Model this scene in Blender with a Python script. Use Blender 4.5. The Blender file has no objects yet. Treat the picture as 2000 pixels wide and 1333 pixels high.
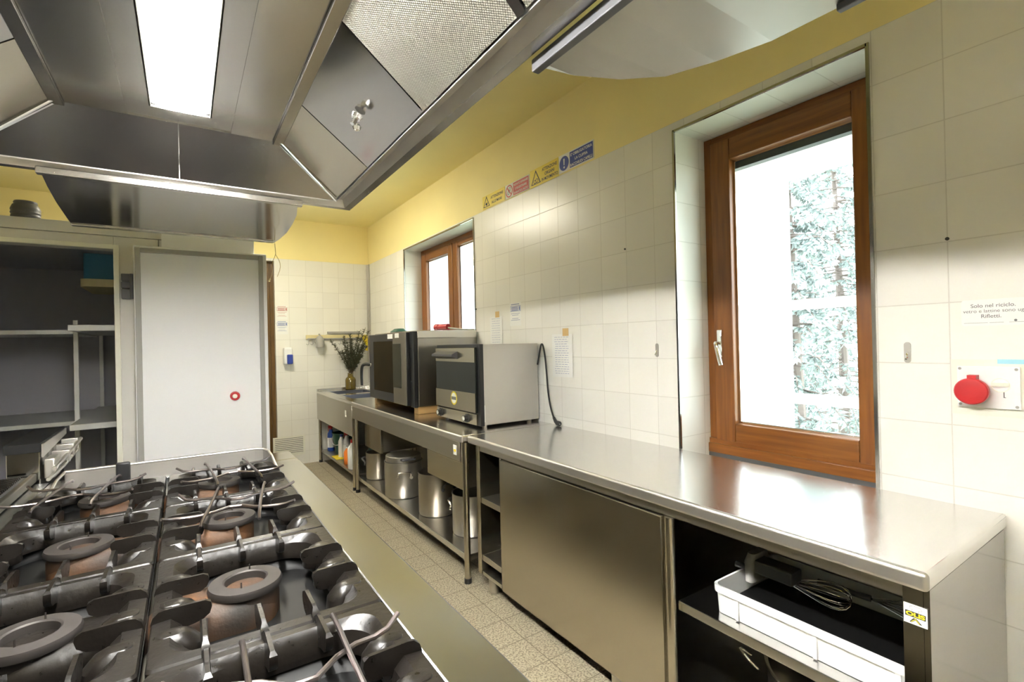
import bpy, bmesh, math, random
from mathutils import Vector, Matrix
C = bpy.context.scene.collection
sc = bpy.context.scene
R = math.radians
rnd = random.Random(7)

# ------------------------------------------------------------------ camera
cam = bpy.data.cameras.new('camera'); camo = bpy.data.objects.new('camera', cam); C.objects.link(camo)
cam.sensor_width = 36.0; cam.lens = 958.91 * 36.0 / 2000.0; cam.clip_start = 0.02; cam.clip_end = 100
CX = (-2.08309, -0.54932, 1.45678)
RT = Vector((0.83225, -0.55394, -0.02271)); DN = Vector((-0.01689, 0.01560, -0.99974)); FW = Vector((0.55414, 0.83241, 0.00363))
camo.matrix_world = Matrix(((RT.x, -DN.x, -FW.x, CX[0]), (RT.y, -DN.y, -FW.y, CX[1]), (RT.z, -DN.z, -FW.z, CX[2]), (0, 0, 0, 1)))
sc.camera = camo

# ------------------------------------------------------------------ exposure, world, daylight
sc.view_settings.view_transform = 'Standard'; sc.view_settings.look = 'None'
sc.view_settings.gamma = 1.0; sc.view_settings.use_curve_mapping = False
sc.view_settings.exposure = 0.75
SKY = 6.5; HOODLAMP = 245.0; REARFILL = 4.5; FARLAMP = 52.0
wd = bpy.data.worlds.new('sky'); sc.world = wd; wd.use_nodes = True
bg = wd.node_tree.nodes['Background']; bg.inputs['Color'].default_value = (0.86, 0.93, 1.0, 1); bg.inputs['Strength'].default_value = SKY
cy = sc.cycles
cy.use_denoising = True; cy.max_bounces = 10; cy.diffuse_bounces = 5; cy.glossy_bounces = 5; cy.transparent_max_bounces = 12
cy.caustics_reflective = False; cy.caustics_refractive = False; cy.sample_clamp_indirect = 0.0
for nm, y0, y1, z0, z1 in (('daylight_portal', 0.206, 1.055, 0.85, 2.51), ('daylight_portal', 3.135, 4.75, 0.9, 2.53)):
    l = bpy.data.lights.new(nm, 'AREA'); l.shape = 'RECTANGLE'; l.size = z1 - z0; l.size_y = y1 - y0; l.cycles.is_portal = True
    o = bpy.data.objects.new(nm, l); C.objects.link(o); o.location = (0.42, (y0 + y1) / 2, (z0 + z1) / 2); o.rotation_euler = (0, R(90), 0)

# ------------------------------------------------------------------ materials
def nt(name):
    m = bpy.data.materials.new(name); m.use_nodes = True
    t = m.node_tree; b = t.nodes['Principled BSDF']
    return m, t, b, t.nodes, t.links
def rgb(c): return (c[0], c[1], c[2], 1.0)
def setb(b, col=None, rough=None, metal=None, spec=None):
    if col is not None: b.inputs['Base Color'].default_value = rgb(col)
    if rough is not None: b.inputs['Roughness'].default_value = rough
    if metal is not None: b.inputs['Metallic'].default_value = metal
    if spec is not None: b.inputs['Specular IOR Level'].default_value = spec
def plain(name, col, rough=0.5, metal=0.0, var=0.0, scale=20, bump=0.0, spec=None, rvar=0.0):
    m, t, b, N, L = nt(name); setb(b, col, rough, metal, spec)
    if var or bump or rvar:
        tc = N.new('ShaderNodeTexCoord'); nz = N.new('ShaderNodeTexNoise'); nz.inputs['Scale'].default_value = scale; nz.inputs['Detail'].default_value = 4
        L.new(tc.outputs['Object'], nz.inputs['Vector'])
        if var:
            mx = N.new('ShaderNodeMix'); mx.data_type = 'RGBA'
            mx.inputs['A'].default_value = rgb([c * (1 - var) for c in col]); mx.inputs['B'].default_value = rgb([min(1, c * (1 + var)) for c in col])
            L.new(nz.outputs['Fac'], mx.inputs['Factor']); L.new(mx.outputs['Result'], b.inputs['Base Color'])
        if rvar:
            mr = N.new('ShaderNodeMapRange'); mr.inputs['To Min'].default_value = rough - rvar; mr.inputs['To Max'].default_value = rough + rvar
            L.new(nz.outputs['Fac'], mr.inputs['Value']); L.new(mr.outputs['Result'], b.inputs['Roughness'])
        if bump:
            bp = N.new('ShaderNodeBump'); bp.inputs['Strength'].default_value = bump; bp.inputs['Distance'].default_value = 0.004
            L.new(nz.outputs['Fac'], bp.inputs['Height']); L.new(bp.outputs['Normal'], b.inputs['Normal'])
    return m
def steel(name, col=(0.60, 0.585, 0.55), rough=0.325, stretch=(4, 4, 90), bump=0.0, rv=0.03):
    m, t, b, N, L = nt(name); setb(b, col, rough, 1.0)
    tc = N.new('ShaderNodeTexCoord'); mp = N.new('ShaderNodeMapping'); mp.inputs['Scale'].default_value = stretch
    n1 = N.new('ShaderNodeTexNoise'); n1.inputs['Scale'].default_value = 3; n1.inputs['Detail'].default_value = 5
    n2 = N.new('ShaderNodeTexNoise'); n2.inputs['Scale'].default_value = 5; n2.inputs['Detail'].default_value = 5
    L.new(tc.outputs['Object'], mp.inputs['Vector']); L.new(mp.outputs['Vector'], n1.inputs['Vector']); L.new(tc.outputs['Object'], n2.inputs['Vector'])
    ad = N.new('ShaderNodeMath'); ad.operation = 'MULTIPLY_ADD'; L.new(n1.outputs['Fac'], ad.inputs[0]); ad.inputs[1].default_value = 0.25; L.new(n2.outputs['Fac'], ad.inputs[2])
    mr = N.new('ShaderNodeMapRange'); mr.inputs['From Min'].default_value = 0.35; mr.inputs['From Max'].default_value = 0.9
    mr.inputs['To Min'].default_value = rough - rv; mr.inputs['To Max'].default_value = rough + rv
    L.new(ad.outputs['Value'], mr.inputs['Value']); L.new(mr.outputs['Result'], b.inputs['Roughness'])
    mx = N.new('ShaderNodeMix'); mx.data_type = 'RGBA'
    mx.inputs['A'].default_value = rgb([c * 0.96 for c in col]); mx.inputs['B'].default_value = rgb([min(1, c * 1.03) for c in col])
    L.new(n2.outputs['Fac'], mx.inputs['Factor']); L.new(mx.outputs['Result'], b.inputs['Base Color'])
    if bump:
        bp = N.new('ShaderNodeBump'); bp.inputs['Strength'].default_value = bump; bp.inputs['Distance'].default_value = 0.0003
        L.new(n1.outputs['Fac'], bp.inputs['Height']); L.new(bp.outputs['Normal'], b.inputs['Normal'])
    return m
def mathn(N, L, op, a, b=None, c=None):
    n = N.new('ShaderNodeMath'); n.operation = op
    for i, v in enumerate((a, b, c)):
        if v is None: continue
        if isinstance(v, (int, float)): n.inputs[i].default_value = v
        else: L.new(v, n.inputs[i])
    return n.outputs[0]
def tiles(name, tile, grout, paint=None, pz=2.556, size=0.2, off=(0, 0, 0.156), lw=0.0016, rough=0.29, speck=None):
    """square tiles on any axis-aligned face; above height pz the wall is painted plaster"""
    m, t, b, N, L = nt(name)
    g = N.new('ShaderNodeNewGeometry'); sp = N.new('ShaderNodeSeparateXYZ'); sn = N.new('ShaderNodeSeparateXYZ')
    L.new(g.outputs['Position'], sp.inputs[0]); L.new(g.outputs['True Normal'], sn.inputs[0])
    masks = []; cells = []
    for i in range(3):
        q = mathn(N, L, 'DIVIDE', mathn(N, L, 'SUBTRACT', sp.outputs[i], off[i]), size)
        cells.append(mathn(N, L, 'FLOOR', q))
        d = mathn(N, L, 'ABSOLUTE', mathn(N, L, 'SUBTRACT', mathn(N, L, 'FRACT', mathn(N, L, 'ADD', q, 0.5)), 0.5))
        mr = N.new('ShaderNodeMapRange'); mr.interpolation_type = 'SMOOTHSTEP'
        mr.inputs['From Min'].default_value = lw / size * 1.6; mr.inputs['From Max'].default_value = lw / size * 0.5
        L.new(d, mr.inputs['Value'])
        w = mathn(N, L, 'LESS_THAN', mathn(N, L, 'ABSOLUTE', sn.outputs[i]), 0.5)
        masks.append(mathn(N, L, 'MULTIPLY', mr.outputs['Result'], w))
    mk = mathn(N, L, 'MAXIMUM', mathn(N, L, 'MAXIMUM', masks[0], masks[1]), masks[2])
    cv = N.new('ShaderNodeCombineXYZ')
    for i in range(3): L.new(cells[i], cv.inputs[i])
    wn = N.new('ShaderNodeTexWhiteNoise'); L.new(cv.outputs[0], wn.inputs['Vector'])
    va = N.new('ShaderNodeMix'); va.data_type = 'RGBA'; va.inputs['A'].default_value = rgb([c * 0.965 for c in tile]); va.inputs['B'].default_value = rgb([min(1, c * 1.02) for c in tile])
    L.new(wn.outputs['Value'], va.inputs['Factor'])
    base = va.outputs['Result']
    if speck:
        vo = N.new('ShaderNodeTexNoise'); vo.inputs['Scale'].default_value = 110; vo.inputs['Detail'].default_value = 2
        L.new(g.outputs['Position'], vo.inputs['Vector'])
        cr = N.new('ShaderNodeValToRGB'); cr.color_ramp.elements[0].position = 0.40; cr.color_ramp.elements[1].position = 0.56
        L.new(vo.outputs['Fac'], cr.inputs['Fac'])
        sx = N.new('ShaderNodeMix'); sx.data_type = 'RGBA'; sx.inputs['A'].default_value = rgb(speck); L.new(base, sx.inputs['B']); L.new(cr.outputs['Color'], sx.inputs['Factor'])
        base = sx.outputs['Result']
    gm = N.new('ShaderNodeMix'); gm.data_type = 'RGBA'; gm.inputs['B'].default_value = rgb(grout)
    L.new(base, gm.inputs['A']); L.new(mk, gm.inputs['Factor'])
    out = gm.outputs['Result']; mr2 = N.new('ShaderNodeMapRange'); mr2.inputs['To Min'].default_value = rough; mr2.inputs['To Max'].default_value = 0.7
    L.new(mk, mr2.inputs['Value']); ro = mr2.outputs['Result']
    wv = N.new('ShaderNodeTexNoise'); wv.inputs['Scale'].default_value = 9; L.new(g.outputs['Position'], wv.inputs['Vector'])
    hgt = mathn(N, L, 'SUBTRACT', mathn(N, L, 'MULTIPLY', wv.outputs['Fac'], 0.25), mk)
    if speck: hgt = mathn(N, L, 'ADD', hgt, mathn(N, L, 'MULTIPLY', vo.outputs['Fac'], 1.2))
    if paint:
        up = mathn(N, L, 'GREATER_THAN', sp.outputs[2], pz)
        pn = N.new('ShaderNodeTexNoise'); pn.inputs['Scale'].default_value = 2.2; pn.inputs['Detail'].default_value = 6; L.new(g.outputs['Position'], pn.inputs['Vector'])
        pc = N.new('ShaderNodeMix'); pc.data_type = 'RGBA'; pc.inputs['A'].default_value = rgb([c * 0.92 for c in paint]); pc.inputs['B'].default_value = rgb([min(1, c * 1.06) for c in paint])
        L.new(pn.outputs['Fac'], pc.inputs['Factor'])
        px = N.new('ShaderNodeMix'); px.data_type = 'RGBA'; L.new(out, px.inputs['A']); L.new(pc.outputs['Result'], px.inputs['B']); L.new(up, px.inputs['Factor'])
        out = px.outputs['Result']
        rx = N.new('ShaderNodeMix'); L.new(ro, rx.inputs['A']); rx.inputs['B'].default_value = 0.75; L.new(up, rx.inputs['Factor']); ro = rx.outputs['Result']
        hgt = mathn(N, L, 'MULTIPLY', hgt, mathn(N, L, 'SUBTRACT', 1.0, up))
    L.new(out, b.inputs['Base Color']); L.new(ro, b.inputs['Roughness'])
    bp = N.new('ShaderNodeBump'); bp.inputs['Strength'].default_value = 0.25; bp.inputs['Distance'].default_value = 0.002
    L.new(hgt, bp.inputs['Height']); L.new(bp.outputs['Normal'], b.inputs['Normal'])
    return m
def wood(name, c1, c2, rough=0.35, axis='Z'):
    m, t, b, N, L = nt(name); setb(b, c1, rough)
    tc = N.new('ShaderNodeTexCoord'); mp = N.new('ShaderNodeMapping')
    mp.inputs['Scale'].default_value = {'Z': (26, 26, 1.6), 'Y': (26, 1.6, 26), 'X': (1.6, 26, 26)}[axis]
    nz = N.new('ShaderNodeTexNoise'); nz.inputs['Scale'].default_value = 2.2; nz.inputs['Detail'].default_value = 6
    L.new(tc.outputs['Object'], mp.inputs['Vector']); L.new(mp.outputs['Vector'], nz.inputs['Vector'])
    cr = N.new('ShaderNodeValToRGB'); cr.color_ramp.elements[0].position = 0.3; cr.color_ramp.elements[1].position = 0.72
    cr.color_ramp.elements[0].color = rgb(c1); cr.color_ramp.elements[1].color = rgb(c2)
    L.new(nz.outputs['Fac'], cr.inputs['Fac']); L.new(cr.outputs['Color'], b.inputs['Base Color'])
    return m
def emit(name, col, s):
    m, t, b, N, L = nt(name); setb(b, col, 0.5)
    b.inputs['Emission Color'].default_value = rgb(col); b.inputs['Emission Strength'].default_value = s
    return m
def glass(name, tint=(0.95, 0.98, 0.97), refl=0.07):
    m = bpy.data.materials.new(name); m.use_nodes = True; t = m.node_tree; N, L = t.nodes, t.links; N.clear()
    o = N.new('ShaderNodeOutputMaterial'); mx = N.new('ShaderNodeMixShader'); tr = N.new('ShaderNodeBsdfTransparent'); gl = N.new('ShaderNodeBsdfGlossy')
    tr.inputs['Color'].default_value = rgb(tint); gl.inputs['Roughness'].default_value = 0.02
    lw = N.new('ShaderNodeLayerWeight'); lw.inputs['Blend'].default_value = 0.5
    pw = mathn(N, L, 'POWER', lw.outputs['Facing'], 5.0); fr = mathn(N, L, 'MULTIPLY_ADD', pw, 0.6, 0.03)
    L.new(fr, mx.inputs[0]); L.new(tr.outputs[0], mx.inputs[1]); L.new(gl.outputs[0], mx.inputs[2]); L.new(mx.outputs[0], o.inputs[0])
    return m
def rusty(name):
    m, t, b, N, L = nt(name); setb(b, (0.2, 0.1, 0.06), 0.66, 0.05)
    tc = N.new('ShaderNodeTexCoord'); nz = N.new('ShaderNodeTexNoise'); nz.inputs['Scale'].default_value = 9; nz.inputs['Detail'].default_value = 6
    L.new(tc.outputs['Object'], nz.inputs['Vector'])
    cr = N.new('ShaderNodeValToRGB'); e = cr.color_ramp.elements
    e[0].position = 0.32; e[0].color = (0.014, 0.010, 0.007, 1); e[1].position = 0.68; e[1].color = (0.095, 0.036, 0.006, 1)
    k = cr.color_ramp.elements.new(0.5); k.color = (0.042, 0.019, 0.007, 1)
    L.new(nz.outputs['Fac'], cr.inputs['Fac']); L.new(cr.outputs['Color'], b.inputs['Base Color'])
    n2 = N.new('ShaderNodeTexNoise'); n2.inputs['Scale'].default_value = 120; L.new(tc.outputs['Object'], n2.inputs['Vector'])
    bp = N.new('ShaderNodeBump'); bp.inputs['Strength'].default_value = 0.3; bp.inputs['Distance'].default_value = 0.003
    L.new(n2.outputs['Fac'], bp.inputs['Height']); L.new(bp.outputs['Normal'], b.inputs['Normal'])
    return m
def mesh_filter(name, k=520.0):
    m, t, b, N, L = nt(name); setb(b, (0.6, 0.58, 0.52), 0.4, 1.0)
    tc = N.new('ShaderNodeTexCoord'); sp = N.new('ShaderNodeSeparateXYZ'); L.new(tc.outputs['Object'], sp.inputs[0])
    s1 = mathn(N, L, 'SINE', mathn(N, L, 'MULTIPLY', sp.outputs[0], k)); s2 = mathn(N, L, 'SINE', mathn(N, L, 'MULTIPLY', sp.outputs[1], k * 0.8))
    p = mathn(N, L, 'MULTIPLY', s1, s2)
    mr = N.new('ShaderNodeMapRange'); mr.inputs['From Min'].default_value = -0.6; mr.inputs['From Max'].default_value = 0.6; L.new(p, mr.inputs['Value'])
    mx = N.new('ShaderNodeMix'); mx.data_type = 'RGBA'; mx.inputs['A'].default_value = (0.50, 0.47, 0.40, 1); mx.inputs['B'].default_value = (0.86, 0.84, 0.78, 1)
    L.new(mr.outputs['Result'], mx.inputs['Factor']); L.new(mx.outputs['Result'], b.inputs['Base Color'])
    bp = N.new('ShaderNodeBump'); bp.inputs['Strength'].default_value = 0.5; bp.inputs['Distance'].default_value = 0.002
    L.new(p, bp.inputs['Height']); L.new(bp.outputs['Normal'], b.inputs['Normal'])
    return m

M = {}
YEL = (0.92, 0.80, 0.38)
M['tile'] = tiles('white_glazed_wall_tiles', (0.82, 0.805, 0.735), (0.66, 0.64, 0.57), YEL, off=(0.0, -0.006, 0.156))
M['floor'] = tiles('beige_gritty_floor_tiles', (0.42, 0.365, 0.255), (0.17, 0.145, 0.10), None, off=(0.08, 0.05, 0), lw=0.0022, rough=0.5, speck=(0.20, 0.17, 0.115))
M['ceil'] = plain('yellow_ceiling_paint', (0.94, 0.84, 0.41), 0.8, var=0.05, scale=3)
M['steel'] = steel('brushed_steel', (0.50, 0.475, 0.415), stretch=(4, 60, 4))
M['steel_top'] = steel('worktop_steel', (0.76, 0.745, 0.72), 0.21, stretch=(70, 3, 3), rv=0.025)
M['steel_v'] = steel('brushed_steel_upright', (0.50, 0.46, 0.37), 0.24, stretch=(60, 60, 3), rv=0.03)
M['plate2'] = steel('brushed_plate_steel', (0.36, 0.34, 0.29), 0.33, stretch=(20, 20, 20), rv=0.02)
M['rangebody'] = steel('shade_darkened_range_steel', (0.34, 0.32, 0.27), 0.33, stretch=(20, 20, 20), rv=0.02)  # darkened to stand in for the shadow on the aisle face
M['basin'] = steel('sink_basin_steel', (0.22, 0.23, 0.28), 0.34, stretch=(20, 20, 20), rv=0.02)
M['satin'] = steel('satin_oven_steel', (0.62, 0.595, 0.56), 0.42, stretch=(6, 6, 6), rv=0.03)
M['steel_hood'] = steel('hood_steel', (0.52, 0.505, 0.48), 0.225, stretch=(5, 70, 5))
M['steel_hood_x'] = steel('hood_steel_cross', (0.54, 0.525, 0.50), 0.235, stretch=(70, 5, 5))
M['mirror'] = steel('polished_steel', (0.44, 0.425, 0.40), 0.14, stretch=(3, 3, 3), bump=0.0, rv=0.02)
M['deck'] = steel('range_deck_steel', (0.41, 0.42, 0.43), 0.245, stretch=(50, 3, 3))
M['alu'] = plain('spun_aluminium', (0.45, 0.43, 0.385), 0.42, 1.0, var=0.08, scale=6, rvar=0.08)
M['alu_stain'] = plain('stained_aluminium', (0.40, 0.365, 0.30), 0.40, 1.0, var=0.22, scale=5, rvar=0.1)
M['chrome'] = plain('chrome', (0.85, 0.85, 0.84), 0.10, 1.0)
M['cast'] = plain('greasy_cast_iron', (0.0105, 0.0085, 0.0070), 0.31, 0.15, var=0.6, scale=70, bump=0.22, rvar=0.10)
M['pan'] = plain('black_enamel', (0.006, 0.006, 0.006), 0.45, 0.0, spec=0.25, var=0.3, scale=6)
M['rust'] = rusty('rusty_burner_iron')
M['cap'] = plain('burnt_burner_ring', (0.043, 0.037, 0.034), 0.55, 0.5, var=0.25, scale=25, bump=0.1)
M['rod'] = plain('heat_tinted_steel_rod', (0.26, 0.225, 0.22), 0.34, 1.0, var=0.3, scale=18)
M['black'] = plain('black_plastic', (0.015, 0.015, 0.016), 0.38)
M['dark'] = plain('dark_glass', (0.012, 0.013, 0.013), 0.06, 0.0, spec=0.8)
M['darkgrey'] = plain('dark_grey_plastic', (0.08, 0.08, 0.085), 0.45)
M['white'] = plain('white_plastic', (0.82, 0.82, 0.80), 0.35)
M['cream'] = plain('cream_painted_panel', (0.68, 0.66, 0.61), 0.45, var=0.05, scale=3)
M['whitepanel'] = plain('white_laminate', (0.80, 0.80, 0.80), 0.45, var=0.03, scale=2)
M['inner'] = plain('grey_lilac_liner', (0.47, 0.46, 0.51), 0.5, var=0.05, scale=2)
M['gasket'] = plain('grey_gasket', (0.36, 0.35, 0.32), 0.5)
M['rail'] = plain('grey_aluminium_shelving', (0.62, 0.62, 0.60), 0.45, 0.3)
M['woodZ'] = wood('stained_pine_upright', (0.17, 0.052, 0.008), (0.27, 0.098, 0.015), axis='Z')
M['woodY'] = wood('stained_pine_level', (0.17, 0.052, 0.008), (0.27, 0.098, 0.015), axis='Y')
M['woodD'] = wood('dark_door_wood', (0.10, 0.055, 0.018), (0.18, 0.10, 0.03), axis='Z')
M['pine'] = wood('raw_pine_block', (0.62, 0.36, 0.12), (0.75, 0.48, 0.20), 0.6, axis='X')
M['yelwood'] = plain('pale_yellow_wood', (0.72, 0.62, 0.33), 0.5, var=0.06)
M['red'] = plain('red_plastic', (0.52, 0.022, 0.025), 0.35)
M['orange'] = plain('orange_plastic', (0.85, 0.22, 0.02), 0.4)
M['blue'] = plain('blue_plastic', (0.02, 0.08, 0.42), 0.35)
M['bluegrey'] = plain('teal_blue_plastic', (0.05, 0.22, 0.34), 0.5)
M['green'] = plain('dark_green_plastic', (0.01, 0.07, 0.05), 0.4)
M['yellow'] = plain('yellow_sign_paint', (0.80, 0.62, 0.03), 0.45)
M['signred'] = plain('sign_red', (0.52, 0.05, 0.04), 0.5)
M['signblue'] = plain('sign_blue', (0.03, 0.06, 0.33), 0.5)
M['ink'] = plain('black_ink', (0.03, 0.03, 0.03), 0.6)
M['greyink'] = plain('grey_ink', (0.17, 0.17, 0.17), 0.6)
M['blueink'] = plain('blue_ink', (0.14, 0.19, 0.42), 0.6)
M['redink'] = plain('red_ink', (0.45, 0.12, 0.09), 0.6)
M['paper'] = plain('white_paper', (0.84, 0.84, 0.80), 0.7)
M['tape'] = plain('brown_packing_tape', (0.62, 0.42, 0.17), 0.4)
M['cyan'] = plain('light_blue_tape', (0.38, 0.70, 0.80), 0.5)
M['ivory'] = plain('ivory_plastic', (0.80, 0.79, 0.68), 0.4)
M['glass'] = glass('window_glass')
M['ovenglass'] = plain('oven_door_glass', (0.012, 0.015, 0.013), 0.05, 0.0, spec=0.45)
M['ovenglass2'] = plain('smoked_oven_glass', (0.05, 0.057, 0.048), 0.08, 0.0, spec=0.5)
M['amber'] = plain('amber_bottle_glass', (0.14, 0.095, 0.008), 0.08, 0.0, spec=0.8)
M['leaf'] = plain('dried_rosemary', (0.085, 0.09, 0.045), 0.7, var=0.4, scale=40)
M['twig'] = plain('rosemary_twig', (0.10, 0.06, 0.03), 0.8)
M['tree'] = plain('conifer_foliage', (0.34, 0.385, 0.37), 0.6, var=0.5, scale=9)
M['trunk'] = plain('tree_bark', (0.20, 0.16, 0.14), 0.9)
M['ground'] = plain('garden_ground', (0.35, 0.40, 0.28), 0.9)
M['outwhite'] = plain('white_masonry', (0.70, 0.71, 0.74), 0.8)
M['shadewall'] = plain('shade_tinted_outer_wall', (0.17, 0.20, 0.22), 0.8)  # white masonry, its shade put into the colour as blue-grey
M['filter'] = mesh_filter('aluminium_mesh_filter', 1000.0)
M['string'] = plain('string', (0.45, 0.36, 0.18), 0.8)
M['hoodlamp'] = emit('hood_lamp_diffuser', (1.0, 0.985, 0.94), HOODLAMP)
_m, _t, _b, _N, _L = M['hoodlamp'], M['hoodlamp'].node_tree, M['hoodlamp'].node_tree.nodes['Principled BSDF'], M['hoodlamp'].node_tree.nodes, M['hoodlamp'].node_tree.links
_tc = _N.new('ShaderNodeTexCoord'); _sp = _N.new('ShaderNodeSeparateXYZ'); _L.new(_tc.outputs['Object'], _sp.inputs[0])   # soft glare put into the emission: it fades away from the axis
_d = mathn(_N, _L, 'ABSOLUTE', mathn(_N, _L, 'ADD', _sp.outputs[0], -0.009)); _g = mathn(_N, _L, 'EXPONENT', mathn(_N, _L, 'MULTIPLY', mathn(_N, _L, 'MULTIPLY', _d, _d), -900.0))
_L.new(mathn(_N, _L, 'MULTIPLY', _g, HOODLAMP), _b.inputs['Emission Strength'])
M['rearfill'] = emit('fill_lamp_diffuser', (1.0, 0.93, 0.78), REARFILL)  # for the unseen rear lamps, added only as fill light
M['farlamp'] = emit('far_ceiling_lamp_diffuser', (1.0, 0.94, 0.80), FARLAMP)

# ------------------------------------------------------------------ mesh helpers
def bm_(): return bmesh.new()
def box(bm, x0, x1, y0, y1, z0, z1, bev=0.0, seg=2):
    vs = [bm.verts.new((x, y, z)) for x in (x0, x1) for y in (y0, y1) for z in (z0, z1)]
    fs = [bm.faces.new([vs[i] for i in q]) for q in ((0, 1, 3, 2), (4, 6, 7, 5), (0, 4, 5, 1), (2, 3, 7, 6), (0, 2, 6, 4), (1, 5, 7, 3))]
    if bev:
        es = list({e for f in fs for e in f.edges})
        bmesh.ops.bevel(bm, geom=es, offset=bev, segments=seg, affect='EDGES', profile=0.5)
    return vs
def frame_of(d):
    d = d.normalized(); a = Vector((0, 0, 1)) if abs(d.z) < 0.9 else Vector((1, 0, 0))
    u = d.cross(a).normalized(); return u, d.cross(u).normalized()
def rings(bm, rs, closed=True, caps=True):
    R_ = [[bm.verts.new(p) for p in r] for r in rs]; n = len(R_[0])
    for a, b in zip(R_[:-1], R_[1:]):
        for i in range(n if closed else n - 1):
            j = (i + 1) % n
            bm.faces.new((a[i], a[j], b[j], b[i]))
    if caps:
        bm.faces.new(list(reversed(R_[0]))); bm.faces.new(R_[-1])
    return R_
def cyl(bm, p0, p1, r0, r1=None, n=20):
    p0, p1 = Vector(p0), Vector(p1); r1 = r0 if r1 is None else r1; u, v = frame_of(p1 - p0)
    rings(bm, [[p + (u * math.cos(2 * math.pi * i / n) + v * math.sin(2 * math.pi * i / n)) * r for i in range(n)] for p, r in ((p0, r0), (p1, r1))])
def tube(bm, pts, r, n=8, smooth=0):
    P = [Vector(p) for p in pts]
    for _ in range(smooth):
        Q = [P[0]]
        for a, b in zip(P[:-1], P[1:]): Q += [a * 0.75 + b * 0.25, a * 0.25 + b * 0.75]
        P = Q + [P[-1]]
    rs = []; u = None
    for i, p in enumerate(P):
        d = (P[min(i + 1, len(P) - 1)] - P[max(i - 1, 0)]).normalized()
        if u is None: u, v = frame_of(d)
        else:
            u = (u - d * u.dot(d)).normalized(); v = d.cross(u)
        rr = r(i / (len(P) - 1)) if callable(r) else r
        rs.append([p + (u * math.cos(2 * math.pi * k / n) + v * math.sin(2 * math.pi * k / n)) * rr for k in range(n)])
    rings(bm, rs)
def lathe(bm, prof, c=(0, 0, 0), n=32, caps=True):
    rings(bm, [[(c[0] + r * math.cos(2 * math.pi * i / n), c[1] + r * math.sin(2 * math.pi * i / n), c[2] + z) for i in range(n)] for r, z in prof], caps=caps)
def extr(bm, pts, vec):
    v = Vector(vec); rings(bm, [[Vector(p) for p in pts], [Vector(p) + v for p in pts]])
def rrect(cx, cy, w, d, r, z, k=5):
    out = []; r = min(r, w / 2 - 1e-4, d / 2 - 1e-4)
    for sx, sy, a0 in ((1, 1, 0), (-1, 1, 90), (-1, -1, 180), (1, -1, 270)):
        for i in range(k + 1):
            a = R(a0 + 90 * i / k); out.append((cx + sx * (w / 2 - r) + r * math.cos(a), cy + sy * (d / 2 - r) + r * math.sin(a), z))
    return out
def rootloc(o):
    while o.parent: o = o.parent
    return Vector(o['_loc'])
def obj(name, bm, m, parent=None, smooth=True, ang=35):
    me = bpy.data.meshes.new(name)
    bmesh.ops.recalc_face_normals(bm, faces=bm.faces[:])
    if parent is not None:
        l = rootloc(parent)
        for v in bm.verts: v.co -= l
    bm.to_mesh(me); bm.free()
    if smooth:
        me.shade_smooth(); me.set_sharp_from_angle(angle=R(ang))
    me.materials.append(M[m] if isinstance(m, str) else m)
    o = bpy.data.objects.new(name, me); C.objects.link(o)
    if smooth:
        for p in me.polygons:      # large axis-aligned faces stay flat, only the rounded edges shade smoothly
            if max(abs(c) for c in p.normal) > 0.9999 and p.area > 4e-5: p.use_smooth = False
    if parent is not None: o.parent = parent
    return o
def tag(o, label, cat, group=None):
    o['label'] = label; o['category'] = cat
    if group: o['group'] = group
    return o
def thing(name, label, cat, loc, group=None):
    o = bpy.data.objects.new(name, None); C.objects.link(o); o.empty_display_size = 0.05
    o.location = loc; o['_loc'] = tuple(loc)
    return tag(o, label, cat, group)
def single(name, bm, m, label, cat, loc, group=None, **k):
    """a thing that is one mesh, with its origin at its base"""
    l = Vector(loc)
    for v in bm.verts: v.co -= l
    o = obj(name, bm, m, None, **k); o.location = l; o['_loc'] = tuple(loc)
    return tag(o, label, cat, group)
def dup(root, loc, rotz=0.0, label=None):
    r = root.copy(); C.objects.link(r); r.location = loc; r.rotation_euler = (0, 0, rotz); r['_loc'] = tuple(loc)
    if label: r['label'] = label
    for ch in list(root.children):
        c = ch.copy(); C.objects.link(c); c.parent = r
        for g in list(ch.children):
            d = g.copy(); C.objects.link(d); d.parent = c
    return r
def struct(name, bm, m, parent=None, smooth=False):
    o = obj(name, bm, m, parent, smooth=smooth)
    if parent is None: o['kind'] = 'structure'; o['_loc'] = (0, 0, 0)
    return o
def sroot(name):
    o = bpy.data.objects.new(name, None); C.objects.link(o); o['kind'] = 'structure'; o['_loc'] = (0, 0, 0); o.empty_display_size = 0.05
    return o
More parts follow.
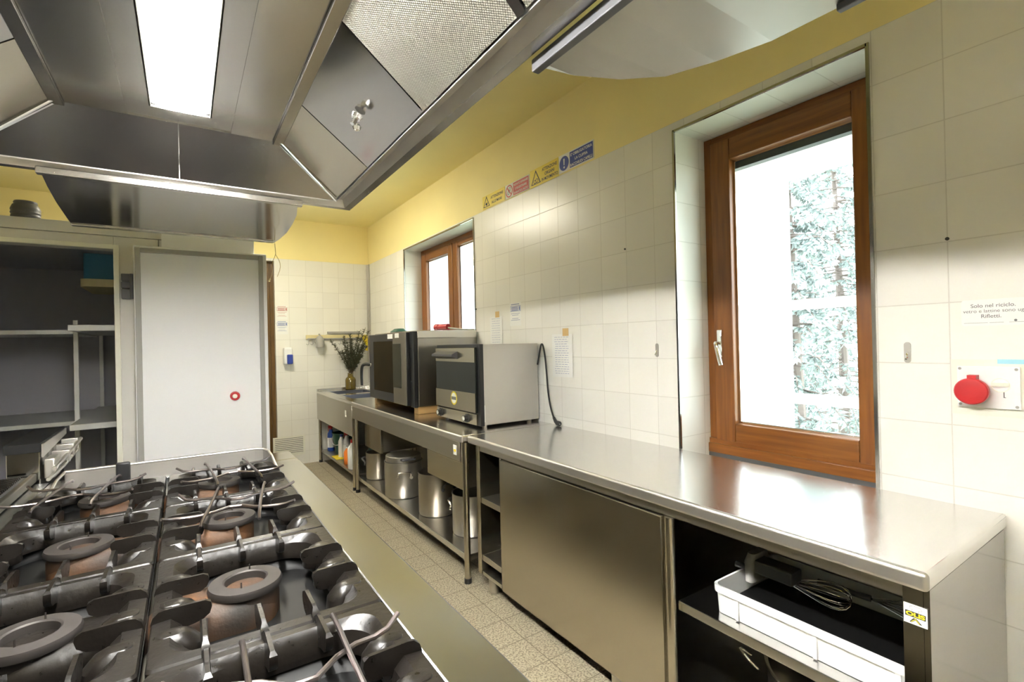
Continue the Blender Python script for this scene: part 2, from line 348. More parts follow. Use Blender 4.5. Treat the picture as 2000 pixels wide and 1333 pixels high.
# flat graphics on walls: local (a right, b up) -> world
class Face:
    def __init__(s, o, right, up, nrm): s.o, s.r, s.u, s.n = Vector(o), Vector(right), Vector(up), Vector(nrm)
    def p(s, a, b, h=0.0): return s.o + s.r * a + s.u * b + s.n * h
    def plate(s, bm, a0, a1, b0, b1, h0=0.0, h1=0.001):
        extr(bm, [s.p(a0, b0, h0), s.p(a1, b0, h0), s.p(a1, b1, h0), s.p(a0, b1, h0)], s.n * (h1 - h0))
    def poly(s, bm, pts, h0, h1): extr(bm, [s.p(a, b, h0) for a, b in pts], s.n * (h1 - h0))
    def disc(s, bm, a, b, r, h0, h1, n=28, ry=None): s.poly(bm, [(a + r * math.cos(2 * math.pi * i / n), b + (ry or r) * math.sin(2 * math.pi * i / n)) for i in range(n)], h0, h1)
    def ring(s, bm, outer, inner, h0, h1):
        n = len(outer)
        rs = [[s.p(a, b, h) for a, b in q] for q, h in ((outer, h0), (outer, h1), (inner, h1), (inner, h0))]
        rings(bm, rs + [rs[0]], caps=False)
    def text(s, bm, body, a, b, size, h0, th=0.0004, width=None, align='CENTER', bold=0.0):
        cu = bpy.data.curves.new('lettering', 'FONT'); cu.body = body; cu.size = size; cu.align_x = align; cu.extrude = 0.0; cu.offset = bold
        to = bpy.data.objects.new('lettering', cu); C.objects.link(to)
        dg = bpy.context.evaluated_depsgraph_get(); me = bpy.data.meshes.new_from_object(to.evaluated_get(dg))
        bpy.data.objects.remove(to); 
        xs = [v.co.x for v in me.vertices]; k = 1.0
        if width and xs: k = width / (max(xs) - min(xs))
        mp = [bm.verts.new(s.p(a + v.co.x * k, b + v.co.y, h0 + th)) for v in me.vertices]
        for f in me.polygons:
            try: bm.faces.new([mp[i] for i in f.vertices])
            except ValueError: pass
        bpy.data.meshes.remove(me); bpy.data.curves.remove(cu)
def on_right(y, z, x=0.0): return Face((x, y, z), (0, -1, 0), (0, 0, 1), (-1, 0, 0))
def on_back(x, z, y=6.05): return Face((x, y, z), (1, 0, 0), (0, 0, 1), (0, -1, 0))

# ------------------------------------------------------------------ the room
ZC = 3.06; YB = 6.05; YF = -3.2; XL = -4.7
b = bm_(); box(b, XL - .2, 0.38, YF - .2, YB + .25, -0.12, 0); struct('floor', b, 'floor')
b = bm_(); box(b, XL - .2, 0.38, YF - .2, YB + .25, ZC, ZC + .15); struct('ceiling', b, 'ceil')
b = bm_()
W1 = (0.206, 1.055, 0.80, 2.510); W2 = (3.135, 4.750, 0.95, 2.535)
for y0, y1 in ((YF, W1[0]), (W1[1], W2[0]), (W2[1], YB + .25)): box(b, 0, .38, y0, y1, 0, ZC)
for w in (W1, W2):
    box(b, 0, .38, w[0], w[1], 0, w[2]); box(b, 0, .38, w[0], w[1], w[3], ZC)
struct('wall_right', b, 'tile')
b = bm_()
box(b, XL, -1.95, YB, YB + .25, 0, ZC); box(b, -1.162, 0, YB, YB + .25, 0, ZC); box(b, -1.95, -1.162, YB, YB + .25, 2.525, ZC); box(b, -1.95, -1.162, YB + .2, YB + .25, 0, 2.525)
struct('wall_back', b, 'tile')
b = bm_(); box(b, XL - .2, XL, YF, YB, 0, ZC); struct('wall_left', b, 'tile')
b = bm_(); box(b, XL, .38, YF - .2, YF, 0, ZC); struct('wall_front', b, 'tile')
# metal edge trims
def edge_trim(name, w, zb):
    b = bm_(); t = .007
    box(b, -t, .004, w[1] - .004, w[1] + t, zb, w[3] + t); box(b, -t, .004, w[0] - t, w[0] + .004, zb, w[3] + t)
    box(b, -t, .004, w[0], w[1], w[3] - .004, w[3] + t); struct(name, b, 'mirror')
edge_trim('trim_1', W1, 0.90); edge_trim('trim_2', W2, 0.95)
b = bm_(); box(b, -.030, -.001, YB - .012, YB - .001, .97, 2.556); box(b, -.012, -.001, YB - .05, YB - .012, .97, 2.556); struct('trim_3', b, 'satin')

# windows
def leaf(parent, y0, y1, z0, z1, st, rail_b, rail_t, x0=.232, x1=.29):
    b = bm_(); box(b, x0, x1, y0, y0 + st, z0, z1, .006); box(b, x0, x1, y1 - st, y1, z0, z1, .006); s = obj('sash', b, 'woodZ', parent)
    b = bm_(); box(b, x0 + .001, x1, y0 + st, y1 - st, z0, z0 + rail_b, .006); box(b, x0 + .001, x1, y0 + st, y1 - st, z1 - rail_t, z1, .006); obj('sash_rail', b, 'woodY', s)
    b = bm_(); e = .010
    a0, a1, c0, c1 = y0 + st, y1 - st, z0 + rail_b, z1 - rail_t
    box(b, x1 - .02, x1 + .004, a0, a0 + e, c0, c1); box(b, x1 - .02, x1 + .004, a1 - e, a1, c0, c1); box(b, x1 - .02, x1 + .004, a0 + e, a1 - e, c1 - e, c1); box(b, x1 - .02, x1 + .004, a0 + e, a1 - e, c0, c0 + e)
    obj('glazing_bead', b, 'chrome', s)
    b = bm_(); box(b, x1 - .012, x1 - .009, a0 + e, a1 - e, c0 + e, c1 - e); obj('pane', b, 'glass', s, smooth=False)
    return s
w = sroot('window_1')
b = bm_(); box(b, .245, .33, W1[0], W1[0] + .055, .855, W1[3], .004); box(b, .245, .33, W1[1] - .045, W1[1], .855, W1[3], .004); f = obj('window_frame', b, 'woodZ', w)
b = bm_(); box(b, .246, .33, W1[0] + .055, W1[1] - .045, W1[3] - .035, W1[3], .004); obj('frame_rail', b, 'woodY', f)
b = bm_(); box(b, .225, .33, W1[0], W1[1], .856, .905, .004); box(b, .235, .33, W1[0], W1[1], .90, .93, .003); obj('window_sill', b, 'woodY', w)
b = bm_(); box(b, .23, .34, W1[0], W1[1], .80, .856); obj('sill_plate', b, 'darkgrey', w)
b = bm_(); box(b, .30, .345, W1[0] + .05, W1[1] - .04, 2.33, 2.40); obj('roller_box', b, 'darkgrey', w)
s = leaf(w, .245, 1.012, .925, 2.475, .108, .095, .11)
b = bm_(); box(b, .222, .233, .962, .990, 1.36, 1.50, .004); cyl(b, (.224, .976, 1.43), (.19, .976, 1.43), .010); tube(b, [(.192, .976, 1.432), (.186, .970, 1.42), (.184, .955, 1.36), (.186, .945, 1.318)], .0105, 10, 2)
obj('handle', b, 'chrome', s)
b = bm_(); cyl(b, (.236, .228, .95), (.236, .228, 1.02), .008); obj('hinge', b, 'chrome', s)
w = sroot('window_2')
b = bm_(); box(b, .205, .30, W2[0], W2[0] + .05, .95, W2[3], .004); box(b, .205, .30, W2[1] - .06, W2[1], .95, W2[3], .004); f = obj('window_frame', b, 'woodZ', w)
b = bm_(); box(b, .206, .30, W2[0] + .05, W2[1] - .06, W2[3] - .05, W2[3], .004); box(b, .206, .30, W2[0] + .05, W2[1] - .06, .95, 1.02, .004); obj('frame_rail', b, 'woodY', f)
leaf(w, 3.93, 4.69, 1.02, 2.49, .10, .10, .09, .19, .25); leaf(w, 3.185, 3.93, 1.02, 2.49, .10, .10, .05, .195, .25)

# door in the back wall, almost hidden behind the cold room door
w = sroot('door_1')
b = bm_(); box(b, -1.93, -1.205, 6.14, 6.18, .01, 2.505, .003); obj('door_leaf', b, 'woodD', w)
b = bm_(); box(b, -1.95, -1.162, 6.13, 6.22, 2.505, 2.525); box(b, -1.205, -1.162, 6.13, 6.22, 0, 2.505); obj('door_frame', b, 'woodD', w)
b = bm_(); box(b, -1.30, -1.235, 6.125, 6.142, .88, .96, .004); cyl(b, (-1.27, 6.13, .925), (-1.27, 6.09, .925), .010); obj('lock_plate', b, 'darkgrey', w)

# ------------------------------------------------------------------ far ceiling lamp, and two fill lamps added behind the camera
def ceiling_lamp(loc, lx, ly, m, label, drop=0.0):
    t = thing('ceiling_lamp', label, 'lamp', loc)
    for q in ((-.35, .35) if drop else ()):
        b = bm_(); cyl(b, (loc[0], loc[1] + q * ly, loc[2] - drop), (loc[0], loc[1] + q * ly, loc[2]), .006); obj('rod', b, 'white', t)
    loc = (loc[0], loc[1], loc[2] - drop)
    b = bm_(); box(b, loc[0] - lx / 2, loc[0] + lx / 2, loc[1] - ly / 2, loc[1] + ly / 2, loc[2] - .05, loc[2], .006); obj('lamp_housing', b, 'white', t)
    b = bm_(); box(b, loc[0] - lx / 2 + .02, loc[0] + lx / 2 - .02, loc[1] - ly / 2 + .02, loc[1] + ly / 2 - .02, loc[2] - (.11 if drop else .075), loc[2] - .05, .008); obj('diffuser', b, m, t)
ceiling_lamp((-1.5, 4.3, ZC), .22, 1.1, 'farlamp', 'long white fluorescent ceiling lamp above the aisle beside the cold room')
ceiling_lamp((-1.2, -2.0, ZC), .25, 1.5, 'rearfill', 'long white fill lamp added out of view near the window wall')
ceiling_lamp((-3.4, -1.6, ZC), .25, 1.5, 'rearfill', 'long white fill lamp added out of view far from the window wall')

# ------------------------------------------------------------------ extraction hood
HX0, HX1, HY0, HY1, HZ = -2.755, -1.425, -1.10, 1.80, 2.10
hood = thing('extraction_hood', 'large stainless steel extraction hood hanging over the cooking range', 'extraction hood', (-2.09, .35, HZ))
IX0, IX1, IY0, IY1, IZ = -2.402, -1.777, -0.80, 1.515, 2.25
LX0, LX1, LY0, LY1 = -2.672, -1.508, -1.02, 1.72
b = bm_()
def ringbox(b, o, i, z0, z1):
    rings(b, [[(o[0], o[2], z0), (o[1], o[2], z0), (o[1], o[3], z0), (o[0], o[3], z0)], [(o[0], o[2], z1), (o[1], o[2], z1), (o[1], o[3], z1), (o[0], o[3], z1)],
              [(i[0], i[2], z1), (i[1], i[2], z1), (i[1], i[3], z1), (i[0], i[3], z1)], [(i[0], i[2], z0), (i[1], i[2], z0), (i[1], i[3], z0), (i[0], i[3], z0)],
              [(o[0], o[2], z0), (o[1], o[2], z0), (o[1], o[3], z0), (o[0], o[3], z0)]], caps=False)
ringbox(b, (HX0, HX1, HY0, HY1), (HX0 + .03, HX1 - .03, HY0 + .03, HY1 - .03), HZ, HZ + .34)
ringbox(b, (HX0 + .31, HX1 - .31, HY0 + .5, HY1 - .5), (HX0 + .34, HX1 - .34, HY0 + .53, HY1 - .53), HZ + .34, ZC)
box(b, HX0, HX1, HY0, HY1, HZ + .34, HZ + .36)
obj('canopy', b, 'steel_hood', hood, smooth=False)
b = bm_()   # gutter: a shallow sloped channel all round
o1 = (HX0 + .03, HX1 - .03, HY0 + .03, HY1 - .03); o2 = (HX0 + .036, HX1 - .036, HY0 + .036, HY1 - .036)
def rect(q, z): return [(q[0], q[2], z), (q[1], q[2], z), (q[1], q[3], z), (q[0], q[3], z)]
def inset(q, d): return (q[0] + d, q[1] - d, q[2] + d, q[3] - d)
H = (HX0, HX1, HY0, HY1)
rings(b, [rect(inset(H, .030), HZ + .0005), rect(inset(H, .044), HZ + .034), rect(inset(H, .058), HZ + .034), rect(inset(H, .083), HZ + .010), rect(inset(H, .083), HZ + .03)], caps=False)
obj('grease_gutter', b, 'satin', hood, smooth=False)
def slab(b, pts, up=.006):
    extr(b, pts, (0, 0, up))
LP = (LX0, LX1, LY0, LY1); IP = (IX0, IX1, IY0, IY1)
def on_slope(side, y, f):   # a point on a long slope, f = 0 at the lip, 1 at the crown
    z = HZ + .012 + (IZ - HZ - .012) * f
    return ((LX1 + (IX1 - LX1) * f, y, z) if side > 0 else (LX0 + (IX0 - LX0) * f, y, z))
for end in (1, -1):
    yl, yi = (LY1, IY1) if end > 0 else (LY0, IY0); zl = HZ + .012
    xm = (LX0 + LX1) / 2
    b = bm_()
    slab(b, [(LX0, yl, zl), (xm - .001, yl, zl), (xm - .001, yi, IZ), (IX0, yi, IZ)]); slab(b, [(xm + .001, yl, zl), (LX1, yl, zl), (IX1, yi, IZ), (xm + .001, yi, IZ)])
    obj('end_slope', b, 'steel_hood_x', hood, smooth=False)
def slope_quad(b, side, y0l, y1l, y0i, y1i, up=.005, dz=0):
    P = [on_slope(side, y0l, .02), on_slope(side, y1l, .02), on_slope(side, y1i, .95), on_slope(side, y0i, .95)]
    slab(b, [(p[0], p[1], p[2] + dz) for p in P], up)
for side in (1, -1):
    b = bm_(); slope_quad(b, side, LY1 - .005, LY0, IY1, IY0, .004, .022); obj('slope_backing', b, 'darkgrey', hood, smooth=False)
    b = bm_()
    slope_quad(b, side, 1.245, 1.70, 1.135, 1.505); obj('filter_panel', b, 'steel_v', hood, smooth=False)
    b = bm_()
    slope_quad(b, side, .735, 1.238, .648, 1.128); bp = obj('blank_panel', b, 'mirror', hood, smooth=False)
    if side > 0:
        b = bm_(); p = Vector((-1.632, .955, 2.165)); n = Vector((-.45, 0, -.9)).normalized()
        cyl(b, p, p + n * .012, .017, .014); cyl(b, p + n * .012, p + n * .034, .008); lathe(b, [(.001, -.045), (.010, -.042), (.013, -.032), (.008, -.024)], p + n * .005, 14); obj('clamp_knob', b, 'chrome', bp)
    for k in range(3):
        ya, yb = .728 - k * .5, .262 - k * .5
        b = bm_(); slope_quad(b, side, yb, ya, yb - .08, ya - .085, .008); fl = obj('mesh_filter', b, 'filter', hood, smooth=False)
        b = bm_(); slope_quad(b, side, yb - .030, yb - .003, yb - .11, yb - .083, .006, -.004); obj('filter_rail', b, 'mirror', fl, smooth=False)
# corner fillets between end slope and filters
for side in (1, -1):
    b = bm_(); A = on_slope(side, LY1 - .01, .0); B = on_slope(side, IY1 - .005, .97); tube(b, [A, B], .006, 6); tube(b, [(A[0] + side * -.012, A[1] - .02, A[2] - .003), (B[0], B[1] - .02, B[2] - .003)], .004, 6); obj('mitre_bead', b, 'chrome', hood)
b = bm_()   # crown: three flat runs, the lamp run slightly raised
box(b, IX0, -2.232, IY0, IY1, IZ, IZ + .006); box(b, -1.930, IX1, IY0, IY1, IZ, IZ + .006)
for xa, xb in ((-2.232, -2.165), (-1.997, -1.930)): box(b, xa, xb, IY0, IY1, IZ + .004, IZ + .012)
box(b, -2.165, -1.997, 1.42, IY1, IZ + .004, IZ + .012)
obj('crown_panel', b, 'steel_hood', hood, smooth=False)
b = bm_()
for xa in (IX0 - .022, IX1 - .014): box(b, xa, xa + .036, IY0, IY1 + .005, IZ - .012, IZ - .002, .003)
obj('crown_trim', b, 'steel_hood', hood)
b = bm_()
box(b, -2.165, -1.997, IY0 + .02, 1.42, IZ + .03, IZ + .036); box(b, -2.168, -2.163, IY0 + .02, 1.42, IZ + .004, IZ + .034); box(b, -1.999, -1.994, IY0 + .02, 1.42, IZ + .004, IZ + .034)
lh = obj('lamp_housing', b, 'white', hood, smooth=False)
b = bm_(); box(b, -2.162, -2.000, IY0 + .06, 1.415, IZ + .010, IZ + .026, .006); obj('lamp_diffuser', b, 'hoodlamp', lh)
# deflector plates hooked to the hood edge
def plate(name, outline, z, bars, mat):
    b = bm_(); extr(b, [(x, y, z) for x, y in outline], (0, 0, .003)); d = obj(name, b, mat, hood, smooth=False)
    for (x0, x1, y0, y1, z0, z1) in bars:
        b = bm_(); box(b, x0, x1, y0, y1, z0, z1, .003); obj('folded_edge', b, 'steel_hood_x', d)
    return d
plate('deflector_plate', [(-2.488, 1.74), (-1.655, 1.80), (-1.632, 1.95), (-1.618, 2.15), (-1.612, 2.36), (-1.620, 2.55), (-1.632, 2.66), (-2.535, 2.60), (-2.520, 2.2), (-2.505, 1.95)], 2.085,
      [(-2.50, -1.645, 1.735, 1.765, 2.075, 2.100), (-2.535, -1.64, 2.61, 2.645, 2.078, 2.098)], 'mirror')
b = bm_()
PY = [(.338, -1.385, -1.398), (.330, -1.305, -1.398), (.287, -1.195, -1.4), (.215, -1.115, -1.4), (.116, -1.062, -1.4), (.003, -1.035, -1.4), (-.13, -1.022, -1.4), (-.30, -1.03, -1.4), (-.42, -1.10, -1.4), (-.5, -1.30, -1.4)]
zz = [0, .004, .006, .0, .006, .0, .007, .0, .005, 0]
rs = []
for (y, xo, xi), dz in zip(PY, zz): rs.append(((xi, y, 2.086 + dz), (xo, y, 2.086 + dz * .6)))
for (a0, a1), (c0, c1) in zip(rs[:-1], rs[1:]): extr(b, [a0, a1, c1, c0], (0, 0, .003))
d = obj('deflector_plate', b, 'plate2', hood, smooth=False)
b = bm_(); box(b, -1.418, -1.398, -.52, .345, 2.070, 2.099, .003); obj('folded_edge', b, 'darkgrey', d)
b = bm_(); box(b, -1.035, -1.018, -.30, -.12, 2.078, 2.096, .003); obj('folded_edge', b, 'darkgrey', d)
b = bm_(); tube(b, [(-1.632, 2.635, 2.076), (-1.630, 2.635, 2.04), (-1.628, 2.636, 2.01), (-1.650, 2.636, 1.96), (-1.648, 2.636, 1.90), (-1.662, 2.636, 1.86)], .0018, 6, 1); tube(b, [(-1.628, 2.636, 2.01), (-1.606, 2.636, 1.97), (-1.604, 2.636, 1.93), (-1.622, 2.636, 1.88)], .0016, 6, 1); cyl(b, (-1.667, 2.636, 1.848), (-1.662, 2.636, 1.866), .006)
single('pull_string', b, 'string', 'thin looped string hanging from the corner of the hood plate before the back wall', 'string', (-1.632, 2.635, 1.85))

# ------------------------------------------------------------------ cooking range
rng = thing('cooking_range', 'large stainless steel gas range with black cast iron grates under the hood', 'cooking range', (-2.15, 1.0, 0))
ZD = .878
b = bm_(); box(b, -2.66, -1.625, -.12, 2.46, .10, .80); obj('body', b, 'rangebody', rng, smooth=False)
for x in (-2.55, -1.72):
    for y in (-.02, 1.2, 2.36): b = bm_(); cyl(b, (x, y, 0), (x, y, .10), .025); obj('foot', b, 'steel_v', rng)
b = bm_(); box(b, -1.722, -1.600, -.14, 2.175, .838, ZD, .005); box(b, -2.66, -2.602, -.14, 2.46, .80, ZD - .004, .003); box(b, -2.602, -1.722, -.14, -.022, .80, ZD - .002, .003); box(b, -2.602, -1.722, 2.215, 2.26, .80, ZD - .002, .003)
obj('deck', b, 'deck', rng)
b = bm_(); box(b, -2.602, -1.600, 2.262, 2.48, .80, ZD - .006, .004); box(b, -1.722, -1.600, 2.178, 2.262, .80, ZD - .006, .003); obj('end_deck', b, 'mirror', rng)
b = bm_()   # bright upstand behind the last grates, swept round the corner
pts = [(-2.515, 2.235), (-1.80, 2.235), (-1.765, 2.228), (-1.742, 2.205), (-1.732, 2.17), (-1.726, 2.05)]
tops = [.952, .952, .948, .938, .920, .884]
for (p, q), (t0, t1) in zip(zip(pts[:-1], pts[1:]), zip(tops[:-1], tops[1:])):
    extr(b, [(p[0], p[1], .87), (q[0], q[1], .87), (q[0], q[1], t1), (p[0], p[1], t0)], (0, -.004, 0))
us = obj('upstand', b, 'satin', rng)
b = bm_(); tube(b, [(p[0], p[1], t) for p, t in zip(pts, tops)], .0065, 10); tube(b, [(-2.515, 2.235, .952), (-2.535, 2.19, .93), (-2.55, 2.10, .885)], .006, 8); obj('top_bead', b, 'satin', us)
b = bm_(); box(b, -2.345, -2.295, 2.205, 2.232, .88, .968, .008); obj('upstand_lug', b, 'black', rng)
GP = .5575; GY0 = -.015
COLX = ((-1.9385, 1), (-2.379, -1)); GW = .436
def finger(b, p, d, L, top=.908, root=.850, w=.0070):
    """cast blade pointing along d (horizontal), starting at p on the frame edge"""
    d = Vector(d).normalized(); s = Vector((-d.y, d.x, 0)); p = Vector(p)
    prof = [(0, root), (0, top - .022), (.004, top - .010), (.014, top - .002), (.026, top), (L - .010, top - .001), (L, top - .006), (L + .002, top - .016), (L - .002, top - .030), (L * .85, top - .040), (L * .6, top - .046), (L * .3, root)]
    k = len(prof); A = []
    for sg, ww in ((-1, 1), (1, 1)):
        A.append([p + d * a + s * (sg * w * (0.55 if z > top - .003 else 1.0)) + Vector((0, 0, z)) for a, z in prof])
    rings(b, A)
def grate(cx, cy, sg):
    b = bm_(); w, dd = GW - .006, GP - .006
    rings(b, [rrect(cx, cy, w, dd, .008, .845), rrect(cx, cy, w, dd, .010, .880), rrect(cx, cy, w - .006, dd - .006, .012, .885), rrect(cx, cy, w - .070, dd - .050, .045, .887), rrect(cx, cy, w - .108, dd - .070, .070, .870), rrect(cx, cy, w - .126, dd - .080, .080, .840), rrect(cx, cy, w - .126, dd - .080, .080, .828), rrect(cx, cy, w - .06, dd - .05, .03, .845)], caps=False)
    for sx in (-1, 1):
        for oy in (-.155, -.013, .128):   # rounded webs between the side fingers
            x = cx + sx * (w / 2 - .048)
            rings(b, [rrect(x, cy + oy, .088, .070, .028, .835, 7), rrect(x, cy + oy, .084, .064, .028, .862, 7), rrect(x + sx * .006, cy + oy, .066, .050, .022, .880, 7), rrect(x + sx * .012, cy + oy, .046, .034, .014, .888, 7), rrect(x + sx * .014, cy + oy, .024, .016, .007, .8888, 7)])
    g = obj('grate', b, 'cast', rng, ang=28)
    fs = []
    for ox in (-.122, -.022, .075):
        x = cx + ox * sg
        fs += [((x, cy - dd / 2, 0), (0, 1, 0), .108), ((x, cy + dd / 2, 0), (0, -1, 0), .108)]
    for oy in (-.088, .062):
        fs += [((cx - w / 2, cy + oy, 0), (1, 0, 0), .108), ((cx + w / 2, cy + oy, 0), (-1, 0, 0), .108)]
    for q in fs:
        b = bm_(); finger(b, *q); obj('grate_finger', b, 'cast', g, ang=40)
def burner(cx, cy, sg, m):
    b = bm_(); bx = cx - sg * .066
    rings(b, [rrect(bx, cy, .262, .172, .060, .801, 8), rrect(bx, cy, .266, .176, .070, .826, 8), rrect(bx - sg * .002, cy, .252, .164, .072, .848, 8), rrect(bx, cy, .220, .140, .066, .862, 8), rrect(bx, cy, .160, .105, .050, .868, 8)])
    rings(b, [rrect(cx, cy, .150, .150, .0745, .801, 8), rrect(cx, cy, .150, .150, .0745, .850, 8), rrect(cx, cy, .140, .140, .0695, .870, 8), rrect(cx, cy, .07, .07, .0345, .870, 8)])
    o = obj('burner', b, m, rng, ang=50)
    b = bm_(); lathe(b, [(.044, .868), (.080, .868), (.082, .878), (.079, .886), (.050, .889), (.046, .886), (.044, .868)], (cx, cy, 0), 40, caps=False)
    for a in (75, 255): cyl(b, (cx + .052 * math.cos(R(a)), cy + .052 * math.sin(R(a)), .88), (cx + .052 * math.cos(R(a)), cy + .052 * math.sin(R(a)), .902), .0022, .0016, 8)
    obj('burner_ring', b, 'cap', o, ang=40)
for ci, (cx, sg) in enumerate(COLX):
    for k in range(4):
        cyy = GY0 + GP * (k + .5)
        b = bm_(); rings(b, [rrect(cx, cyy, GW - .004, GP - .004, .01, .862), rrect(cx, cyy, GW - .03, GP - .03, .05, .86), rrect(cx, cyy, GW - .09, GP - .09, .08, .808), rrect(cx, cyy, GW - .13, GP - .13, .07, .8012)], caps=False)
        bmesh.ops.holes_fill(b, edges=[e for e in b.edges if e.is_boundary and all(v.co.z < .803 for v in e.verts)])
        obj('well_pan', b, 'pan', rng, ang=40)
        bxx = cx - .030 if sg > 0 else cx + .024
        burner(bxx, cyy + .015, sg, 'cast' if (ci == 1 and k == 1) else 'rust')
        grate(cx, cyy, sg)

# loose wire pan supports on the grates
ZT = .9095
def wire_trivet(label):
    t = thing('wire_pan_support', label, 'pan support', (0, 0, 0), 'loose wire pan supports on the grates')
    b = bm_()
    for s in (1, -1):
        tube(b, [(-.195, s * .140, .022), (-.165, s * .105, .006), (-.078, s * .100, .006), (0, s * .026, .006), (.078, s * .100, .006), (.150, s * .105, .006), (.185, s * .130, .022)], .0050, 8, 1)
    obj('bent_rod', b, 'rod', t)
    b = bm_()
    for s in (1, -1): tube(b, [(s * .080, -.225, .0055), (s * .079, -.205, .0165), (s * .076, 0, .0165), (s * .079, .205, .0165), (s * .080, .225, .0055)], .0050, 8, 1)
    obj('cross_rod', b, 'rod', t)
    return t
t0 = wire_trivet('bent wire pan support on the aisle-side grates between two other pan supports')
def place(o, x, y, a): o.location = (x, y, ZT); o.rotation_euler = (0, 0, R(a)); o['_loc'] = (x, y, ZT)
place(t0, -1.94, 1.44, -9)
for x, y, a, lb in ((-1.920, 1.975, 4, 'bent wire pan support on the aisle-side grates in front of the bright upstand'),
                    (-2.43, 1.97, -6, 'bent wire pan support on the grate beside the ribbed dark griddle'),
                    (-1.934, .262, -2, 'bent wire pan support lying on the aisle-side grates beside the plain steel deck strip')):
    place(dup(t0, (x, y, ZT), 0, lb), x, y, a)

# second island unit on the left: griddle and fryer head
g = thing('griddle_unit', 'steel griddle unit with ribbed dark plate beside the gas burners', 'griddle', (-2.95, 1.7, 0))
b = bm_(); box(b, -3.30, -2.668, .6, 2.49, .10, .86, .004)
for x in (-3.2, -2.76):
    for y in (.7, 2.35): cyl(b, (x, y, 0), (x, y, .10), .025)
obj('body', b, 'steel_v', g)
b = bm_(); box(b, -3.25, -2.672, .9, 2.485, .862, .905, .004); gp = obj('griddle_plate', b, 'darkgrey', g)
b = bm_()
for k in range(66): box(b, -3.22, -2.695, .98 + k * .0225, .992 + k * .0225, .905, .914)
obj('ribs', b, 'cast', gp, smooth=False)
b = bm_(); box(b, -2.672, -2.650, .9, 2.49, .878, .916, .005); obj('rim', b, 'plate2', gp)
fr = thing('fryer', 'narrow steel fryer head with black sloped top behind the ribbed griddle', 'fryer', (-2.72, 2.78, 0))
b = bm_(); box(b, -2.752, -2.640, 2.50, 3.02, .10, 1.012, .004)
for y in (2.56, 2.95): cyl(b, (-2.70, y, 0), (-2.70, y, .10), .025)
obj('body', b, 'mirror', fr)
b = bm_(); extr(b, [(-2.757, 2.492, 1.010), (-2.757, 2.492, 1.050), (-2.757, 3.03, 1.056), (-2.757, 3.03, 1.010)], (.120, 0, 0)); obj('lid', b, 'black', fr, smooth=False)
b = bm_(); extr(b, [(-2.634, 2.495, .985), (-2.634, 2.495, 1.045), (-2.634, 3.02, 1.050), (-2.634, 3.02, 1.02)], (.006, 0, 0)); box(b, -2.628, -2.59, 2.50, 2.62, .885, .975, .006); obj('side_plate', b, 'satin', fr)
b = bm_(); tube(b, [(-2.59, 2.48, .93), (-2.575, 2.62, .955), (-2.565, 2.98, .99)], .010, 8); tube(b, [(-2.60, 2.42, .895), (-2.58, 2.62, .915), (-2.57, 2.92, .945)], .008, 8)
for y, z in ((2.68, .95), (2.78, .965), (2.9, .975)): box(b, -2.632, -2.566, y, y + .03, z - .03, z + .03, .003)
obj('basket_bracket', b, 'satin', fr)

# ------------------------------------------------------------------ cold room
cr = thing('cold_room', 'white walk-in cold room with its door swung open', 'cold room', (-3.0, 4.4, 0))
K0, K1, KY0, KY1, KT = -4.30, -1.690, 3.30, 5.75, 2.235
b = bm_(); box(b, -4.3, -2.440, 3.30, 3.38, 2.085, 2.165); box(b, K0, K1, KY0, KY0 + .08, 2.168, KT, .003); box(b, -2.440, -2.215, 3.30, 3.38, 0, 2.165, .003); box(b, K0, K0 + .08, KY0, KY1, 0, 2.165); box(b, K0, -3.5, KY0, KY0 + .08, 0, 2.085)
obj('front_frame', b, 'cream', cr)
b = bm_(); box(b, -2.213, K1, 3.302, 3.38, 0, 2.165, .003); box(b, K1 - .08, K1, 3.385, KY1, 0, 2.165, .003); obj('side_wall', b, 'whitepanel', cr)
b = bm_(); box(b, K0 + .08, -2.30, 5.05, 5.10, 0, 2.165); box(b, -2.30, -2.26, 3.385, 5.10, 0, 2.165); box(b, K0, K1, KY0 + .085, KY1, 2.168, KT - .01); obj('inner_liner', b, 'inner', cr, smooth=False)
b = bm_(); box(b, -2.198, -1.676, 3.255, 3.298, 2.105, 2.242, .003); obj('lit_patch_board', b, 'whitepanel', cr)  # white board added to stand in for a patch of light
b = bm_(); box(b, -4.3, -2.437, 3.286, 3.299, 2.085, 2.112, .003); box(b, -2.440, -2.412, 3.286, 3.299, 0, 2.112, .003); obj('doorway_seal', b, 'ivory', cr)
dr = None
b = bm_(); box(b, -2.335, -1.612, 3.16, 3.235, .06, 2.098, .006); dr = obj('door', b, 'whitepanel', cr)
b = bm_()
for x0, x1, z0, z1 in ((-2.328, -2.300, .08, 2.085), (-1.662, -1.634, .08, 2.085), (-2.30, -1.662, 2.055, 2.085), (-2.30, -1.662, .08, .11)): box(b, x0, x1, 3.150, 3.165, z0, z1, .004)
obj('gasket', b, 'gasket', dr)
b = bm_(); cyl(b, (-1.815, 3.16, 1.148), (-1.815, 3.135, 1.148), .030, .026, 28); obj('release_knob', b, 'red', dr)
b = bm_(); cyl(b, (-1.818, 3.136, 1.148), (-1.818, 3.122, 1.148), .015, .012, 20); obj('release_pin', b, 'ivory', dr)
b = bm_(); box(b, -2.402, -2.355, 3.262, 3.30, 1.78, 1.84, .004); box(b, -2.402, -2.355, 3.258, 3.30, 1.845, 1.885, .004); box(b, -2.402, -2.355, 3.262, 3.30, 1.89, 1.935, .004); cyl(b, (-2.352, 3.262, 1.78), (-2.352, 3.262, 1.935), .009); obj('door_hinge', b, 'darkgrey', cr)
